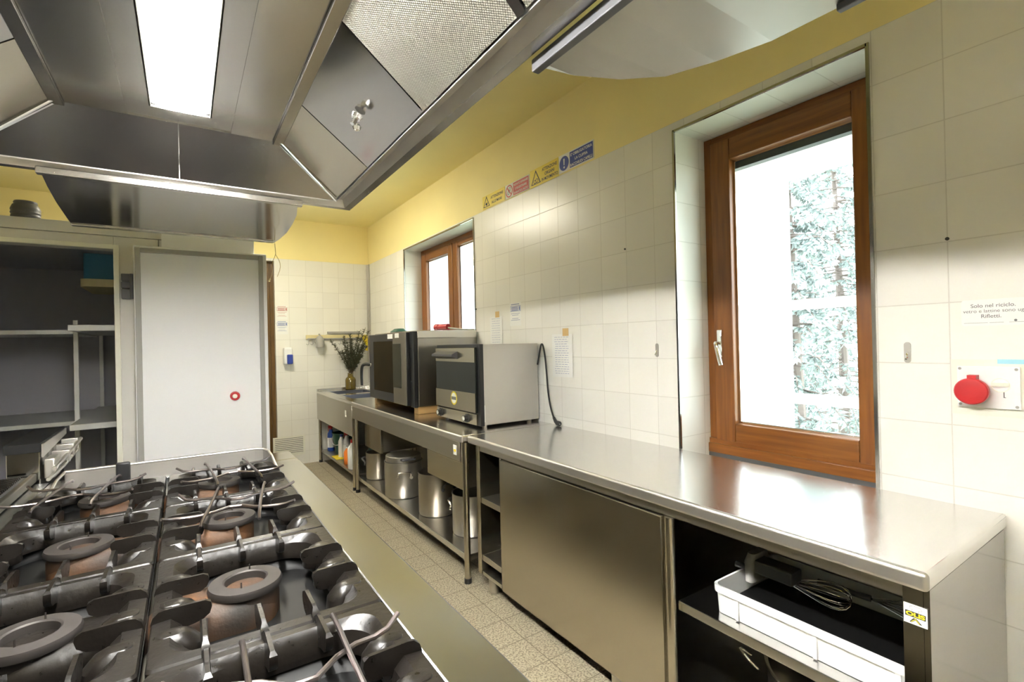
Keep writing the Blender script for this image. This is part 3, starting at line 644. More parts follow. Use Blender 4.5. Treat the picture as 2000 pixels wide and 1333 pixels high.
b = bm_(); rings(b, [rrect(-2.495, 4.3, .37, .55, .04, 1.98), rrect(-2.495, 4.3, .37, .55, .04, 2.164)]); cu = obj('cooling_unit', b, 'bluegrey', cr)
b = bm_(); rings(b, [rrect(-2.50, 4.3, .39, .60, .05, 1.925), rrect(-2.50, 4.3, .39, .60, .05, 1.98)]); obj('drip_tray', b, 'yelwood', cu)
# shelving in the cold room
sh = thing('shelving_unit', 'grey aluminium corner shelving inside the dark cold room', 'shelving', (-3.0, 4.2, 0))
for x, y in ((-2.735, 4.12), (-2.69, 4.98), (-3.9, 4.12), (-2.34, 3.72), (-3.9, 4.98), (-2.34, 4.98)):
    b = bm_(); box(b, x - .014, x + .014, y - .014, y + .014, 0, 1.69 if y < 4.2 else 1.62, .003); obj('post', b, 'rail', sh)
for z, zz in ((.29, .0), (.945, .0), (1.60, .0)):
    b = bm_(); box(b, -3.9, -2.72, 4.14, 5.0, z - .010, z + .02, .003); obj('shelf', b, 'rail', sh)
    b = bm_(); box(b, -2.72, -2.32, 3.72, 5.0, z + .0, z + .040, .003); obj('shelf', b, 'rail', sh)
# pot on the cold room roof
b = bm_(); lathe(b, [(.052, 0), (.060, .004), (.066, .02), (.063, .03), (.067, .04), (.064, .05), (.067, .06), (.063, .072), (.058, .085), (.050, .093), (.053, .10), (.050, .108), (.046, .108), (.040, .09)], (-2.845, 3.40, KT + .001), 32)
single('ribbed_pot', b, 'darkgrey', 'small dark ribbed pot standing on top of the cold room', 'pot', (-2.83, 3.42, KT))

# ------------------------------------------------------------------ worktop cabinet on the right
cb = thing('steel_cabinet', 'long stainless steel work cabinet with sliding door under the near window', 'cabinet', (-.33, .98, 0))
b = bm_(); box(b, -.668, -.002, -.13, 2.086, .856, .900, .008, 3); wt = obj('worktop', b, 'steel_top', cb)
b = bm_(); box(b, -.6715, -.650, -.1305, 2.0865, .8555, .9003, .010, 4); obj('rolled_edge', b, 'satin', wt)
b = bm_(); box(b, -.640, -.60, -.118, 2.03, .818, .8555); obj('top_rail', b, 'steel', cb, smooth=False)
b = bm_(); box(b, -.645, -.02, 1.990, 2.030, .09, .855, .002); box(b, -.640, -.02, 1.757, 1.775, .09, .817); obj('side_panel', b, 'steel_v', cb, smooth=False)
b = bm_(); box(b, -.645, -.02, -.126, -.114, .09, .855); box(b, -.647, -.60, -.1135, -.074, .09, .855); obj('side_panel', b, 'mirror', cb, smooth=False)
b = bm_(); box(b, -.02, -.005, -.12, 2.03, .09, .855); box(b, -.64, -.02, -.11, 1.985, .09, .11); obj('carcass', b, 'steel', cb, smooth=False)
b = bm_(); box(b, -.652, -.630, .648, 1.755, .088, .812, .004); dd = obj('sliding_door', b, 'steel_v', cb)
b = bm_(); tube(b, [(-.643, .618, .09), (-.643, .618, .817)], .017, 12); box(b, -.64, -.62, .625, .646, .09, .815); obj('door_post', b, 'steel_v', cb)
b = bm_(); box(b, -.628, -.03, -.108, .60, .486, .520, .003); obj('shelf', b, 'steel_top', cb)
for z in (.51, .17):
    b = bm_(); box(b, -.636, -.03, 1.777, 1.988, z, z + .034, .002); obj('slot_shelf', b, 'steel', cb)
for x in (-.60, -.08):
    for y in (1.925, .93, -.06):
        b = bm_(); cyl(b, (x, y, 0), (x, y, .012), .026, .028); cyl(b, (x, y, .012), (x, y, .088), .031); obj('foot', b, 'steel', cb)
F = Face((-.6475, -.0745, .763), (0, -1, 0), (0, 0, 1), (-1, 0, 0))
b = bm_(); F.plate(b, .001, .047, 0, .047); st = obj('maker_sticker', b, 'paper', cb, smooth=False)
b = bm_(); F.plate(b, .004, .044, .017, .030, .001, .0014); F.poly(b, [(.012, .004), (.017, .004), (.024, .011), (.031, .004), (.037, .004), (.026, .015), (.020, .015)], .001, .0013); obj('logo_band', b, 'ink', st, smooth=False)
b = bm_(); F.text(b, 'OLIS', .024, .0195, .0125, .0014, .0003, width=.037, bold=.0006); F.poly(b, [(.015, .0055), (.017, .0055), (.024, .0125), (.031, .0055), (.033, .0055), (.0245, .0140), (.0235, .0140)], .0013, .0016); obj('logo_letters', b, 'yellow', st, smooth=False)
b = bm_(); tube(b, [F.p(a, c, .0012) for a, c in ((.016, .031), (.019, .036), (.013, .037), (.013, .041), (.022, .044), (.034, .043), (.037, .038), (.031, .036), (.030, .031))], .0004, 5); obj('logo_outline', b, 'ink', st)
F2 = Face((-.0, -.1245, 0), (1, 0, 0), (0, 0, 1), (0, -1, 0))

# white tray and utensils in the cabinet
ty0, ty1, tx0, tx1, tz = -.105, .490, -.590, -.190, .5215
tr = thing('utensil_tray', 'long white plastic tray of utensils on the open cabinet shelf', 'tray', ((tx0 + tx1) / 2, (ty0 + ty1) / 2, tz))
b = bm_(); cx_, cy_ = (tx0 + tx1) / 2, (ty0 + ty1) / 2; w_, d_ = tx1 - tx0, ty1 - ty0
rings(b, [rrect(cx_, cy_, w_ - .022, d_ - .022, .02, tz), rrect(cx_, cy_, w_ - .014, d_ - .014, .022, tz + .070), rrect(cx_, cy_, w_, d_, .025, tz + .071), rrect(cx_, cy_, w_, d_, .025, tz + .094), rrect(cx_, cy_, w_ - .016, d_ - .016, .022, tz + .094), rrect(cx_, cy_, w_ - .030, d_ - .030, .02, tz + .006)])
obj('tray_shell', b, 'white', tr)
b = bm_()
for y in (-.04, .16, .40): box(b, tx0 + .003, tx0 + .010, y - .006, y + .006, tz + .002, tz + .072, .001)
obj('tray_rib', b, 'white', tr)
def whisk(label, p, a, tilt, s=1.0):
    t = thing('wire_whisk', label, 'whisk', p, 'whisks in the white tray')
    Rm = Matrix.Rotation(R(a), 3, 'Z') @ Matrix.Rotation(R(tilt), 3, 'Y')
    P = lambda x, y, z: Vector(p) + Rm @ (Vector((x, y, z)) * s)
    b = bm_()
    for k in range(6):
        an = math.pi * k / 6
        for q in (1,):
            pts = []
            for i in range(15):
                u = -1 + 2 * i / 14; rr = .052 * math.sin((1 - abs(u)) * math.pi * .5 + 0) ** .0 * (1 if abs(u) < 1 else 1)
                th = math.pi * i / 14; rad = .050 * math.sin(th) ** .9 * (1 if th < math.pi / 2 else 1)
                x = .21 * math.sin(th) ** .6
                side = math.cos(th); rad = .072 * side * (math.sin(th) ** .75 if th not in (0,) else 0)
                pts.append(P(.12 + x, rad * math.cos(an), rad * math.sin(an)))
            tube(b, pts, .0016 * s, 6)
    obj('wires', b, 'chrome', t)
    b = bm_(); tube(b, [P(-.03, 0, 0), P(.05, 0, 0), P(.125, 0, 0)], .010 * s, 10); obj('handle', b, 'darkgrey', t)
whisk('wire whisk with rounded loops in the middle of the white tray', (-.40, .485, .622), -80, 1.5, 1.0)
whisk('wire whisk half hidden behind the cabinet post in the white tray', (-.31, .245, .624), -82, 1, .96)
b = bm_(); box(b, tx0 + .05, tx1 - .02, -.09, .47, tz + .0065, tz + .03, .008); single('dark_tray_insert', b, 'pan', 'flat black insert added to darken the inside of the white utensil tray', 'dark insert', (-.4, .19, tz + .0065))  # dark sheet added where the tray's inside is only in shade
gr = thing('grater', 'dark grater with pale end cap at the far end of the white tray', 'grater', (-.42, .40, .56))
b = bm_(); box(b, -.43, -.36, .30, .435, .625, .672, .008); obj('body', b, 'darkgrey', gr)
b = bm_(); rings(b, [rrect(-.385, .445, .115, .03, .012, .592, 4), rrect(-.385, .445, .120, .034, .014, .66, 4), rrect(-.385, .442, .09, .028, .012, .690, 4)]); obj('end_cap', b, 'gasket', gr)
bw = thing('mixing_bowl', 'steel mixing bowl low in the open end of the cabinet', 'bowl', (-.34, .17, .1115))
b = bm_(); lathe(b, [(.08, 0), (.15, .02), (.21, .08), (.235, .17), (.24, .26), (.246, .264), (.244, .268), (.234, .262), (.229, .17), (.20, .08), (.14, .026), (.001, .014)], (-.34, .17, .1115), 48); obj('shell', b, 'steel_top', bw)
b = bm_(); tube(b, [(-.54, .36, .37), (-.57, .38, .41), (-.55, .42, .42), (-.51, .40, .385)], .004, 7, 1); obj('wire_handle', b, 'chrome', bw)
cl = thing('colander', 'perforated dark colander lying inside the steel bowl', 'colander', (-.35, .10, .16))
b = bm_(); lathe(b, [(.06, 0), (.11, .03), (.135, .10), (.145, .16), (.140, .16), (.130, .10), (.105, .035), (.001, .008)], (-.36, .09, .2), 40); obj('shell', b, 'alu_stain', cl)
b = bm_()
for a in range(0, 360, 24):
    for rr, z in ((.1235, .27), (.138, .31)): 
        p = Vector((-.36 + rr * math.cos(R(a)), .09 + rr * math.sin(R(a)), z)); n = Vector((math.cos(R(a)), math.sin(R(a)), -.25)).normalized(); cyl(b, p, p + n * .007, .006, n=8)
obj('perforations', b, 'black', cl)

# ------------------------------------------------------------------ work table with pots
tb = thing('work_table', 'stainless steel work table carrying the two ovens with pots on its shelf', 'work table', (-.35, 3.3, 0))
b = bm_(); box(b, -.705, -.002, 2.092, 4.462, .858, .900, .010, 3); wt = obj('worktop', b, 'steel_top', tb)
b = bm_(); box(b, -.7085, -.690, 2.0915, 4.4625, .8575, .9003, .009, 4); obj('rolled_edge', b, 'satin', wt)
b = bm_(); box(b, -.700, -.685, 2.135, 4.455, .735, .8575, .003); ap = obj('apron', b, 'steel', tb)
F = Face((-.7005, 2.215, .77), (0, -1, 0), (0, 0, 1), (-1, 0, 0))
b = bm_(); F.plate(b, 0, .042, 0, .060); s_ = obj('maker_sticker', b, 'paper', ap, smooth=False)
b = bm_(); F.plate(b, .006, .036, .020, .034, .001, .0014); F.poly(b, [(.012, .012), (.021, .022), (.030, .012), (.021, .017)], .001, .0014); obj('logo_band', b, 'yellow', s_, smooth=False)
for y in (2.113, 4.40):
    for x in (-.672, -.06):
        b = bm_(); cyl(b, (x, y, .018), (x, y, .857), .0195); cyl(b, (x, y, .73), (x, y, .857), .0245); lg = obj('leg', b, 'steel_v', tb)
        b = bm_(); cyl(b, (x, y, 0), (x, y, .03), .023, .022); obj('foot', b, 'black', lg)
b = bm_(); box(b, -.665, -.03, 2.135, 4.38, .118, .158, .004); obj('shelf', b, 'steel_top', tb)
b = bm_(); box(b, -.035, -.02, 2.11, 4.40, .16, .855); obj('back_panel', b, 'steel', tb, smooth=False)
for y0, y1, z0, z1 in ((2.235, 2.80, .520, .728), (3.83, 4.31, .475, .728)):
    b = bm_(); box(b, -.60, -.10, y0 + .01, y1 - .01, z0 + .01, z1 + .12); dw = obj('drawer', b, 'steel', tb, smooth=False)
    b = bm_(); box(b, -.622, -.60, y0, y1, z0, z1 - .035, .003); extr(b, [(-.60, y0, z1 - .035), (-.622, y0, z1 - .035), (-.640, y0, z1 - .005), (-.632, y0, z1), (-.60, y0, z1 - .012)], (0, y1 - y0, 0)); obj('drawer_front', b, 'steel_v', dw, smooth=False)

# pots
def stock_pot(label, x, y, z, r, h, m, ang, lid=None, hz=.72):
    t = thing('stock_pot', label, 'pot', (x, y, z), 'pots on the table shelf')
    b = bm_(); lathe(b, [(r - .012, 0), (r - .004, .004), (r, .014), (r, h - .006), (r + .004, h - .004), (r + .004, h), (r - .003, h), (r - .004, .012), (.001, .008)], (x, y, z), 48); obj('body', b, m, t)
    for k in (0, 180):
        d = Vector((math.cos(R(ang + k)), math.sin(R(ang + k)), 0)); s = Vector((-d.y, d.x, 0)); p = Vector((x, y, z + h * hz))
        b = bm_(); tube(b, [p + d * (r - .002) - s * .055 - Vector((0, 0, .03)), p + d * (r + .010) - s * .055, p + d * (r + .035) - s * .045 + Vector((0, 0, .015)), p + d * (r + .035) + s * .045 + Vector((0, 0, .015)), p + d * (r + .010) + s * .055, p + d * (r - .002) + s * .055 - Vector((0, 0, .03))], .0075, 8, 1)
        for q in (-1, 1): cyl(b, p + d * (r - .003) + s * .055 * q - Vector((0, 0, .035)), p + d * (r + .006) + s * .055 * q - Vector((0, 0, .035)), .014, n=12)
        obj('handle', b, 'steel' if m == 'alu' else 'darkgrey', t)
    return t
stock_pot('tall aluminium stock pot with a lid resting inside its rim', -.515, 3.56, .1585, .160, .300, 'alu', 252)
lt = thing('pot_lid', 'aluminium pot lid resting on the tall stock pot', 'lid', (-.515, 3.56, .4585))
b = bm_(); lathe(b, [(.150, 0), (.152, .003), (.150, .045), (.146, .050), (.10, .060), (.04, .066), (.001, .067)], (-.515, 3.56, .459), 48); obj('lid_shell', b, 'alu', lt)
b = bm_(); d = Vector((math.cos(R(264)), math.sin(R(264)), 0)); s_ = Vector((-d.y, d.x, 0)); p = Vector((-.515, 3.56, .492))
tube(b, [p + d * .150 - s_ * .06, p + d * .185 - s_ * .05, p + d * .185 + s_ * .05, p + d * .150 + s_ * .06], .009, 8, 1); obj('handle', b, 'darkgrey', lt)
stock_pot('stained aluminium stock pot without lid below the near drawer', -.475, 2.965, .1585, .140, .318, 'alu_stain', 284, hz=.76)
stock_pot('plain aluminium pot half hidden behind the table leg by the cabinet', -.445, 2.46, .1585, .135, .275, 'alu', 300, hz=.70)
stock_pot('dull brown aluminium pot beside the far table leg', -.515, 4.24, .1585, .115, .255, 'alu_stain', 150)
stock_pot('wide aluminium pot standing behind the lidded stock pot', -.22, 3.30, .1585, .165, .36, 'alu', 90)
b = bm_(); rings(b, [rrect(-.59, 4.22 + .16, .09, .09, .01, .1585), rrect(-.59, 4.38, .09, .09, .01, .235), rrect(-.59, 4.38, .10, .10, .012, .238), rrect(-.59, 4.38, .10, .10, .012, .25)]) ; b.free()

# ------------------------------------------------------------------ ovens
so = thing('small_oven', 'small stainless steel countertop oven with black glass door and two knobs', 'oven', (-.50, 2.25, .9006))
ox0, ox1, oy0, oy1, oz0, oz1 = -.490, -.015, 2.235, 2.878, .918, 1.450
b = bm_(); box(b, ox0 + .03, ox1, oy0, oy1, oz0, oz1, .003)
for x in (ox0 + .06, ox1 - .05):
    for y in (oy0 + .05, oy1 - .05): cyl(b, (x, y, .9006), (x, y, oz0 + .002), .016)
obj('body', b, 'satin', so)
b = bm_(); box(b, ox0 + .002, ox0 + .031, oy0 - .003, oy1 + .003, oz0 - .004, oz1 + .003, .003); obj('front_frame', b, 'black', so)
b = bm_(); box(b, ox0 - .012, ox0 + .002, oy0 + .035, oy1 - .006, 1.000, 1.432, .003); dr_ = obj('door', b, 'ovenglass', so)
b = bm_(); box(b, ox0 - .016, ox0 - .012, oy0 + .038, oy1 - .01, 1.332, 1.428, .001); box(b, ox0 - .016, ox0 - .012, oy0 + .038, oy1 - .004, 1.000, 1.128, .001); obj('door_band', b, 'steel_v', dr_)
b = bm_(); extr(b, [(ox0 - .016, 2.84, 1.405), (ox0 - .060, 2.84, 1.385), (ox0 - .060, 2.84, 1.370), (ox0 - .016, 2.84, 1.352)], (0, -.33, 0)); obj('door_handle', b, 'darkgrey', dr_, smooth=False)
b = bm_(); box(b, ox0 - .010, ox0 + .002, oy0 + .035, oy1 - .004, .918, .990, .002); cp = obj('control_panel', b, 'steel_v', so)
for y in (2.80, 2.395):
    b = bm_(); cyl(b, (ox0 - .010, y, .954), (ox0 - .018, y, .954), .030, .030, 24); cyl(b, (ox0 - .018, y, .954), (ox0 - .042, y, .954), .024, .021, 24); kn = obj('knob', b, 'black', so)
    b = bm_(); cyl(b, (ox0 - .0415, y, .954), (ox0 - .0435, y, .954), .017, .016, 20); obj('knob_face', b, 'chrome', kn)
F = Face((ox0 - .016, 2.578, 1.075), (0, -1, 0), (0, 0, 1), (-1, 0, 0))
b = bm_(); F.disc(b, 0, 0, .048, 0, .0008); bd = obj('round_badge', b, 'yellow', dr_, smooth=False)
b = bm_(); F.disc(b, 0, 0, .038, .0008, .0012); obj('badge_field', b, 'paper', bd, smooth=False)
b = bm_(); F.plate(b, -.036, .036, -.012, .010, .0012, .0015); obj('badge_band', b, 'greyink', bd, smooth=False)
b = bm_(); tube(b, [(-.02, 2.232, 1.30), (-.028, 2.19, 1.40), (-.035, 2.165, 1.445), (-.035, 2.145, 1.44), (-.030, 2.13, 1.36), (-.028, 2.12, 1.25), (-.028, 2.11, 1.12), (-.030, 2.085, 1.02), (-.034, 2.05, .955), (-.036, 2.03, .93)], .0062, 8, 2); cdo = obj('power_cord', b, 'black', so)
b = bm_(); tube(b, [(-.034, 2.045, .95), (-.038, 2.02, .925), (-.042, 1.995, .916)], lambda t: .009 + .006 * t, 12); cyl(b, (-.042, 1.995, .918), (-.044, 1.972, .917), .017, .016); obj('plug', b, 'black', cdo)
b = bm_()
for q in (-.008, .008): cyl(b, (-.044 + q, 1.973, .917), (-.046 + q, 1.955, .917), .0025, n=8)
obj('plug_pins', b, 'chrome', cdo)
b = bm_(); F = Face((-.47, oy0, .93), (1, 0, 0), (0, 0, 1), (0, -1, 0)); F.plate(b, 0, .018, .01, .12, 0, .0008); obj('side_sticker', b, 'paper', so, smooth=False)

co = thing('combi_oven', 'large stainless combi oven with tall dark glass door on wooden blocks', 'oven', (-.30, 3.62, .962))
cx0, cx1, cy0, cy1, cz0, cz1 = -.545, -.005, 3.115, 4.145, .962, 1.555
b = bm_(); box(b, cx0, cx1, cy0, cy1, cz0, cz1, .003); obj('body', b, 'mirror', co)
b = bm_(); box(b, cx0 - .004, cx1, cy0 - .004, cy1 + .004, cz1 - .045, cz1 + .018, .004); obj('top_cap', b, 'steel_top', co)
b = bm_(); box(b, cx0 - .060, cx0 - .002, cy0 + .09, cy1 + .02, cz0 + .004, cz1 + .005, .004); do = obj('door', b, 'black', co)
b = bm_(); box(b, cx0 - .064, cx0 - .060, 3.41, 4.02, cz0 + .085, cz1 - .06); obj('door_glass', b, 'ovenglass', do, smooth=False)
b = bm_(); box(b, cx0 - .066, cx0 - .060, 3.205, 3.50, cz0 + .006, cz1 + .003, .001); dp = obj('door_panel', b, 'plate2', do)
b = bm_(); box(b, cx0 - .0685, cx0 - .066, 3.315, 3.50, cz0 + .14, cz1 - .085); obj('smoked_window', b, 'ovenglass2', dp, smooth=False)
b = bm_(); box(b, cx0 - .035, cx0 - .001, cy0 + .003, cy0 + .085, cz0 - .005, cz1 + .01, .003); hs = obj('hinge_strip', b, 'black', co)
b = bm_()
for z in (cz0 + .20, cz0 + .47): cyl(b, (cx0 - .035, cy0 + .05, z), (cx0 - .038, cy0 + .05, z), .007, n=12)
obj('hinge_screw', b, 'chrome', hs)
b = bm_(); tube(b, [(cx0 - .05, 4.13, 1.275), (cx0 - .095, 4.19, 1.285), (cx0 - .115, 4.225, 1.265), (cx0 - .118, 4.235, 1.18), (cx0 - .118, 4.228, 1.075)], lambda t: .017 - .004 * t, 10, 2); hd = obj('door_handle', b, 'black', do)
b = bm_(); box(b, cx0 - .068, cx0 - .058, 4.10, 4.15, 1.262, 1.292, .003); obj('handle_bracket', b, 'chrome', hd)
b = bm_(); F = Face((cx0 - .060, 3.80, 1.47), (0, -1, 0), (0, 0, 1), (-1, 0, 0)); F.plate(b, .16, .29, .045, .085, 0, .001); F.plate(b, .36, .45, .05, .088, .0065, .0085); obj('door_sticker', b, 'paper', do, smooth=False)
def block(x0, x1, y0, y1, label):
    b = bm_(); box(b, x0, x1, y0, y1, .9005, .961, .003); single('wooden_block', b, 'pine', label, 'block', ((x0 + x1) / 2, (y0 + y1) / 2, .9005), 'wooden blocks under the combi oven')
block(-.545, -.08, 3.135, 3.215, 'pale wooden block under the combi oven next to the small oven')
block(-.575, -.08, 4.055, 4.115, 'pale wooden block under the door handle side of the combi oven')
rp = thing('red_plug', 'red industrial plug lying on top of the combi oven', 'plug', (-.22, 3.29, 1.5745))
b = bm_(); cyl(b, (-.24, 3.36, 1.6045), (-.21, 3.24, 1.6045), .026, .027, 20); cyl(b, (-.252, 3.40, 1.6045), (-.24, 3.36, 1.6045), .029, .029, 20); obj('body', b, 'red', rp)
b = bm_(); tube(b, [(-.215, 3.25, 1.60), (-.19, 3.2, 1.590), (-.10, 3.14, 1.578), (-.02, 3.12, 1.578)], .007, 8, 1); obj('cable', b, 'ivory', rp)
b = bm_(); rings(b, [rrect(-.42, 3.86, .10, .19, .03, 1.574), rrect(-.42, 3.86, .11, .20, .03, 1.585), rrect(-.42, 3.84, .07, .11, .03, 1.612)]); single('dark_cloth', b, 'green', 'crumpled dark green cloth on top of the combi oven', 'cloth', (-.42, 3.86, 1.574))

# ------------------------------------------------------------------ sink
sk = thing('sink_unit', 'stainless steel double sink in the far corner beside the table', 'sink', (-.35, 5.3, 0))
b = bm_(); SX0, SX1 = -.700, -.003
bas = ((4.76, 5.22), (5.38, 5.84)); bx0, bx1 = -.60, -.16
ys = [4.468] + [q for p in bas for q in p] + [6.045]
box(b, SX0, bx0, ys[0], ys[-1], .868, .900, .004); box(b, bx1, SX1, ys[0], ys[-1], .868, .900, .004)
for k in (0, 2, 4): box(b, bx0, bx1, ys[k], ys[k + 1], .868, .8995)
box(b, -.022, -.003, 4.468, 6.045, .90, .985, .004); box(b, -.70, -.022, 6.030, 6.046, .90, .925, .003)
obj('sink_top', b, 'steel_top', sk)
for y0, y1 in bas:
    b = bm_(); cxx, cyy, ww, dd_ = (bx0 + bx1) / 2, (y0 + y1) / 2, bx1 - bx0, y1 - y0
    rings(b, [rrect(cxx, cyy, ww + .01, dd_ + .01, .03, .899), rrect(cxx, cyy, ww - .01, dd_ - .01, .04, .893), rrect(cxx, cyy, ww - .03, dd_ - .03, .05, .68), rrect(cxx, cyy, ww - .12, dd_ - .12, .05, .66)], caps=False)
    bmesh.ops.holes_fill(b, edges=[e for e in b.edges if e.is_boundary and all(v.co.z < .67 for v in e.verts)])
    obj('basin', b, 'basin', sk)
b = bm_(); box(b, -.700, -.686, 4.47, 6.04, .545, .868, .003); obj('apron', b, 'steel', sk)
for x in (-.675, -.06):
    for y in (4.492, 6.0):
        b = bm_(); cyl(b, (x, y, .02), (x, y, .867), .019); lg = obj('leg', b, 'steel_v', sk)
        b = bm_(); cyl(b, (x, y, 0), (x, y, .03), .022); obj('foot', b, 'black', lg)
b = bm_(); box(b, -.665, -.03, 4.51, 6.02, .125, .150, .004); obj('shelf', b, 'steel', sk)
b = bm_(); F = Face((-.7005, 4.72, .72), (0, -1, 0), (0, 0, 1), (-1, 0, 0)); F.plate(b, 0, .05, 0, .07); obj('sticker', b, 'paper', sk, smooth=False)

ZS = .1505
def bottle(name, label, x, y, r, h, m, cap, spray=False, square=False, z=ZS, band=None):
    t = thing(name, label, 'bottle', (x, y, z), 'cleaning bottles under the sink')
    b = bm_(); lathe(b, [(r - .004, 0), (r, .006), (r, h * .62), (r * .92, h * .72), (r * .45, h * .86), (r * .42, h * .90)], (x, y, z), 24); obj('body', b, m, t)
    b = bm_()
    if spray:
        cyl(b, (x, y, z + h * .89), (x, y, z + h * .96), r * .42, r * .40); box(b, x - r * .75, x + r * .55, y - .012, y + .012, z + h * .95, z + h * 1.06, .005); tube(b, [(x - r * .55, y, z + h * .97), (x - r * .75, y, z + h * .88), (x - r * .65, y, z + h * .82)], .004, 6)
    else: cyl(b, (x, y, z + h * .895), (x, y, z + h), r * .47, r * .43)
    obj('cap', b, cap, t)
    if band:
        b = bm_(); lathe(b, [(r + .0006, h * .15), (r + .0012, h * .16), (r + .0012, h * .55), (r + .0006, h * .56)], (x, y, z), 24, caps=False); obj('label_band', b, band, t)
bottle('spray_bottle', 'blue spray bottle with red nozzle at the far end under the sink', -.575, 5.88, .042, .30, 'blue', 'red', True, band='white')
bottle('detergent_bottle', 'slim white bottle with violet cap beside the green bucket', -.565, 5.42, .036, .27, 'white', 'signblue')
bottle('detergent_bottle', 'grey bottle with red spray head behind the orange bottle', -.545, 5.26, .040, .31, 'rail', 'red', True, band='paper')
bottle('detergent_bottle', 'short orange bottle in the middle of the sink shelf', -.600, 5.02, .042, .20, 'orange', 'white', band=None)
bottle('detergent_bottle', 'white bottle standing behind the orange bottle under the sink', -.50, 5.08, .040, .27, 'paper', 'white', band='blueink')
bottle('detergent_jug', 'large white jug with red cap next to the sink leg', -.605, 4.79, .058, .31, 'white', 'red')
bottle('detergent_bottle', 'dark green bottle behind the far table legs', -.46, 4.62, .050, .28, 'green', 'green', z=ZS)
bottle('spray_bottle', 'white spray bottle with red nozzle behind the brown pot', -.36, 4.66, .040, .28, 'white', 'red', True)
bk = thing('bucket', 'dark green bucket with white handle under the sink', 'bucket', (-.50, 5.64, ZS))
b = bm_(); lathe(b, [(.10, 0), (.105, .004), (.135, .24), (.142, .245), (.140, .255), (.130, .25), (.100, .01), (.001, .008)], (-.47, 5.66, ZS), 32); obj('body', b, 'green', bk)
b = bm_(); tube(b, [(-.47 + .14 * math.cos(R(a)), 5.66 + .14 * math.sin(R(a)), ZS + .245 - .13 * math.sin(R((a - 130) * 180 / 160))) for a in range(130, 291, 16)], .004, 6); obj('handle', b, 'white', bk)
b = bm_(); box(b, -.655, -.50, 5.30, 5.52, ZS, ZS + .008, .003); single('yellow_sponge_cloth', b, 'yellow', 'flat yellow cloth on the edge of the sink shelf', 'cloth', (-.6, 5.4, ZS))

# vase of dried rosemary
vx, vy = -.30, 5.94
vs = thing('bottle_vase', 'amber glass bottle used as a vase at the back of the sink', 'vase', (vx, vy, .9005))
b = bm_(); lathe(b, [(.058, 0), (.066, .006), (.066, .12), (.058, .145), (.036, .165), (.034, .20), (.038, .205), (.036, .21), (.030, .20)], (vx, vy, .9005), 32); obj('bottle', b, 'amber', vs)
rs_ = thing('rosemary_bunch', 'bunch of dried rosemary branches standing in the amber bottle', 'plant', (vx, vy, 1.04))
bt, bl = bm_(), bm_()
for k in range(22):
    a = rnd.uniform(-60, 75); L_ = rnd.uniform(.20, .52); lean = math.sin(R(a)) * .62; dy = rnd.uniform(-.35, .02)
    if k < 3: a, L_, lean = (18, 24, 10)[k], (.62, .60, .58)[k], (.30, .36, .22)[k]
    P = [Vector((vx + rnd.uniform(-.015, .015), vy - .005, 1.04)), Vector((vx + lean * L_ * .35, vy + dy * L_ * .3, 1.10 + L_ * .45)), Vector((vx + lean * L_, vy + dy * L_ * .6, 1.10 + L_ * (1 - .25 * abs(lean))))]
    Q = [P[0].lerp(P[1], t).lerp(P[1].lerp(P[2], t), t) for t in [i / 14 for i in range(15)]]
    for q in Q: q.y = min(q.y, 6.035); q.x = min(q.x, -.015)
    tube(bt, Q, .0025, 5)
    for i in range(5, 15):
        for n_ in range(16):
            d = Vector((rnd.uniform(-1, 1), rnd.uniform(-1, .6), rnd.uniform(-.2, 1.0))).normalized(); p = Q[i - 1].lerp(Q[i], rnd.random()); e = p + d * rnd.uniform(.022, .045)
            e.y = min(e.y, 6.045); e.x = min(e.x, -.004)
            s = d.cross(Vector((rnd.random(), rnd.random(), rnd.random()))).normalized() * .0032
            vv = [bl.verts.new(c) for c in (p - s, p + s, e + s * .4, e - s * .4)]; bl.faces.new(vv)
obj('twigs', bt, 'twig', rs_); obj('needles', bl, 'leaf', rs_, smooth=False)

# wall rail and hung things on the back wall
rl = thing('utensil_rail', 'pale wooden utensil rail on the tiled back wall above the sink', 'rail', (-.42, 6.03, 1.58))
b = bm_(); box(b, -.815, -.03, 6.028, 6.046, 1.560, 1.612, .004); obj('board', b, 'yelwood', rl)
b = bm_(); box(b, -.80, -.03, 6.020, 6.028, 1.556, 1.572, .002)
for x in (-.79, -.74, -.66, -.40, -.2): tube(b, [(x, 6.02, 1.565), (x, 6.005, 1.54), (x, 6.0, 1.50), (x - .012, 5.995, 1.485), (x - .03, 5.995, 1.50)], .0035, 6, 1)
obj('hook_strip', b, 'gasket', rl)
b = bm_(); box(b, -.555, -.15, 6.015, 6.046, 1.628, 1.655, .003); single('knife_bar', b, 'gasket', 'short grey metal bar fixed just above the wooden utensil rail', 'bar', (-.35, 6.03, 1.628))
b = bm_(); lathe(b, [(.035, 0), (.048, .004), (.052, .04), (.050, .10), (.035, .135), (.012, .15), (.010, .165)], (-.665, 5.965, 1.452), 24); tube(b, [(-.71, 5.965, 1.50), (-.735, 5.965, 1.53), (-.715, 5.965, 1.57)], .006, 6, 1)
hp = thing('hanging_jug', 'small dull metal jug hanging from the wooden utensil rail', 'jug', (-.665, 5.965, 1.452)); obj('body', b, 'gasket', hp)
b = bm_(); tube(b, [(-.665, 5.97, 1.60), (-.665, 5.985, 1.628), (-.665, 6.012, 1.62)], .004, 6, 1); obj('hook', b, 'black', hp)
b = bm_(); tube(b, [(-.085, 6.00, 1.60), (-.080, 5.985, 1.53), (-.06, 5.98, 1.45), (-.075, 5.982, 1.40)], lambda t: .022 + .012 * math.sin(t * 7), 10, 1); single('yellow_glove', b, 'yellow', 'crumpled yellow cloth hanging in the back corner beside the combi oven', 'glove', (-.08, 5.985, 1.38))
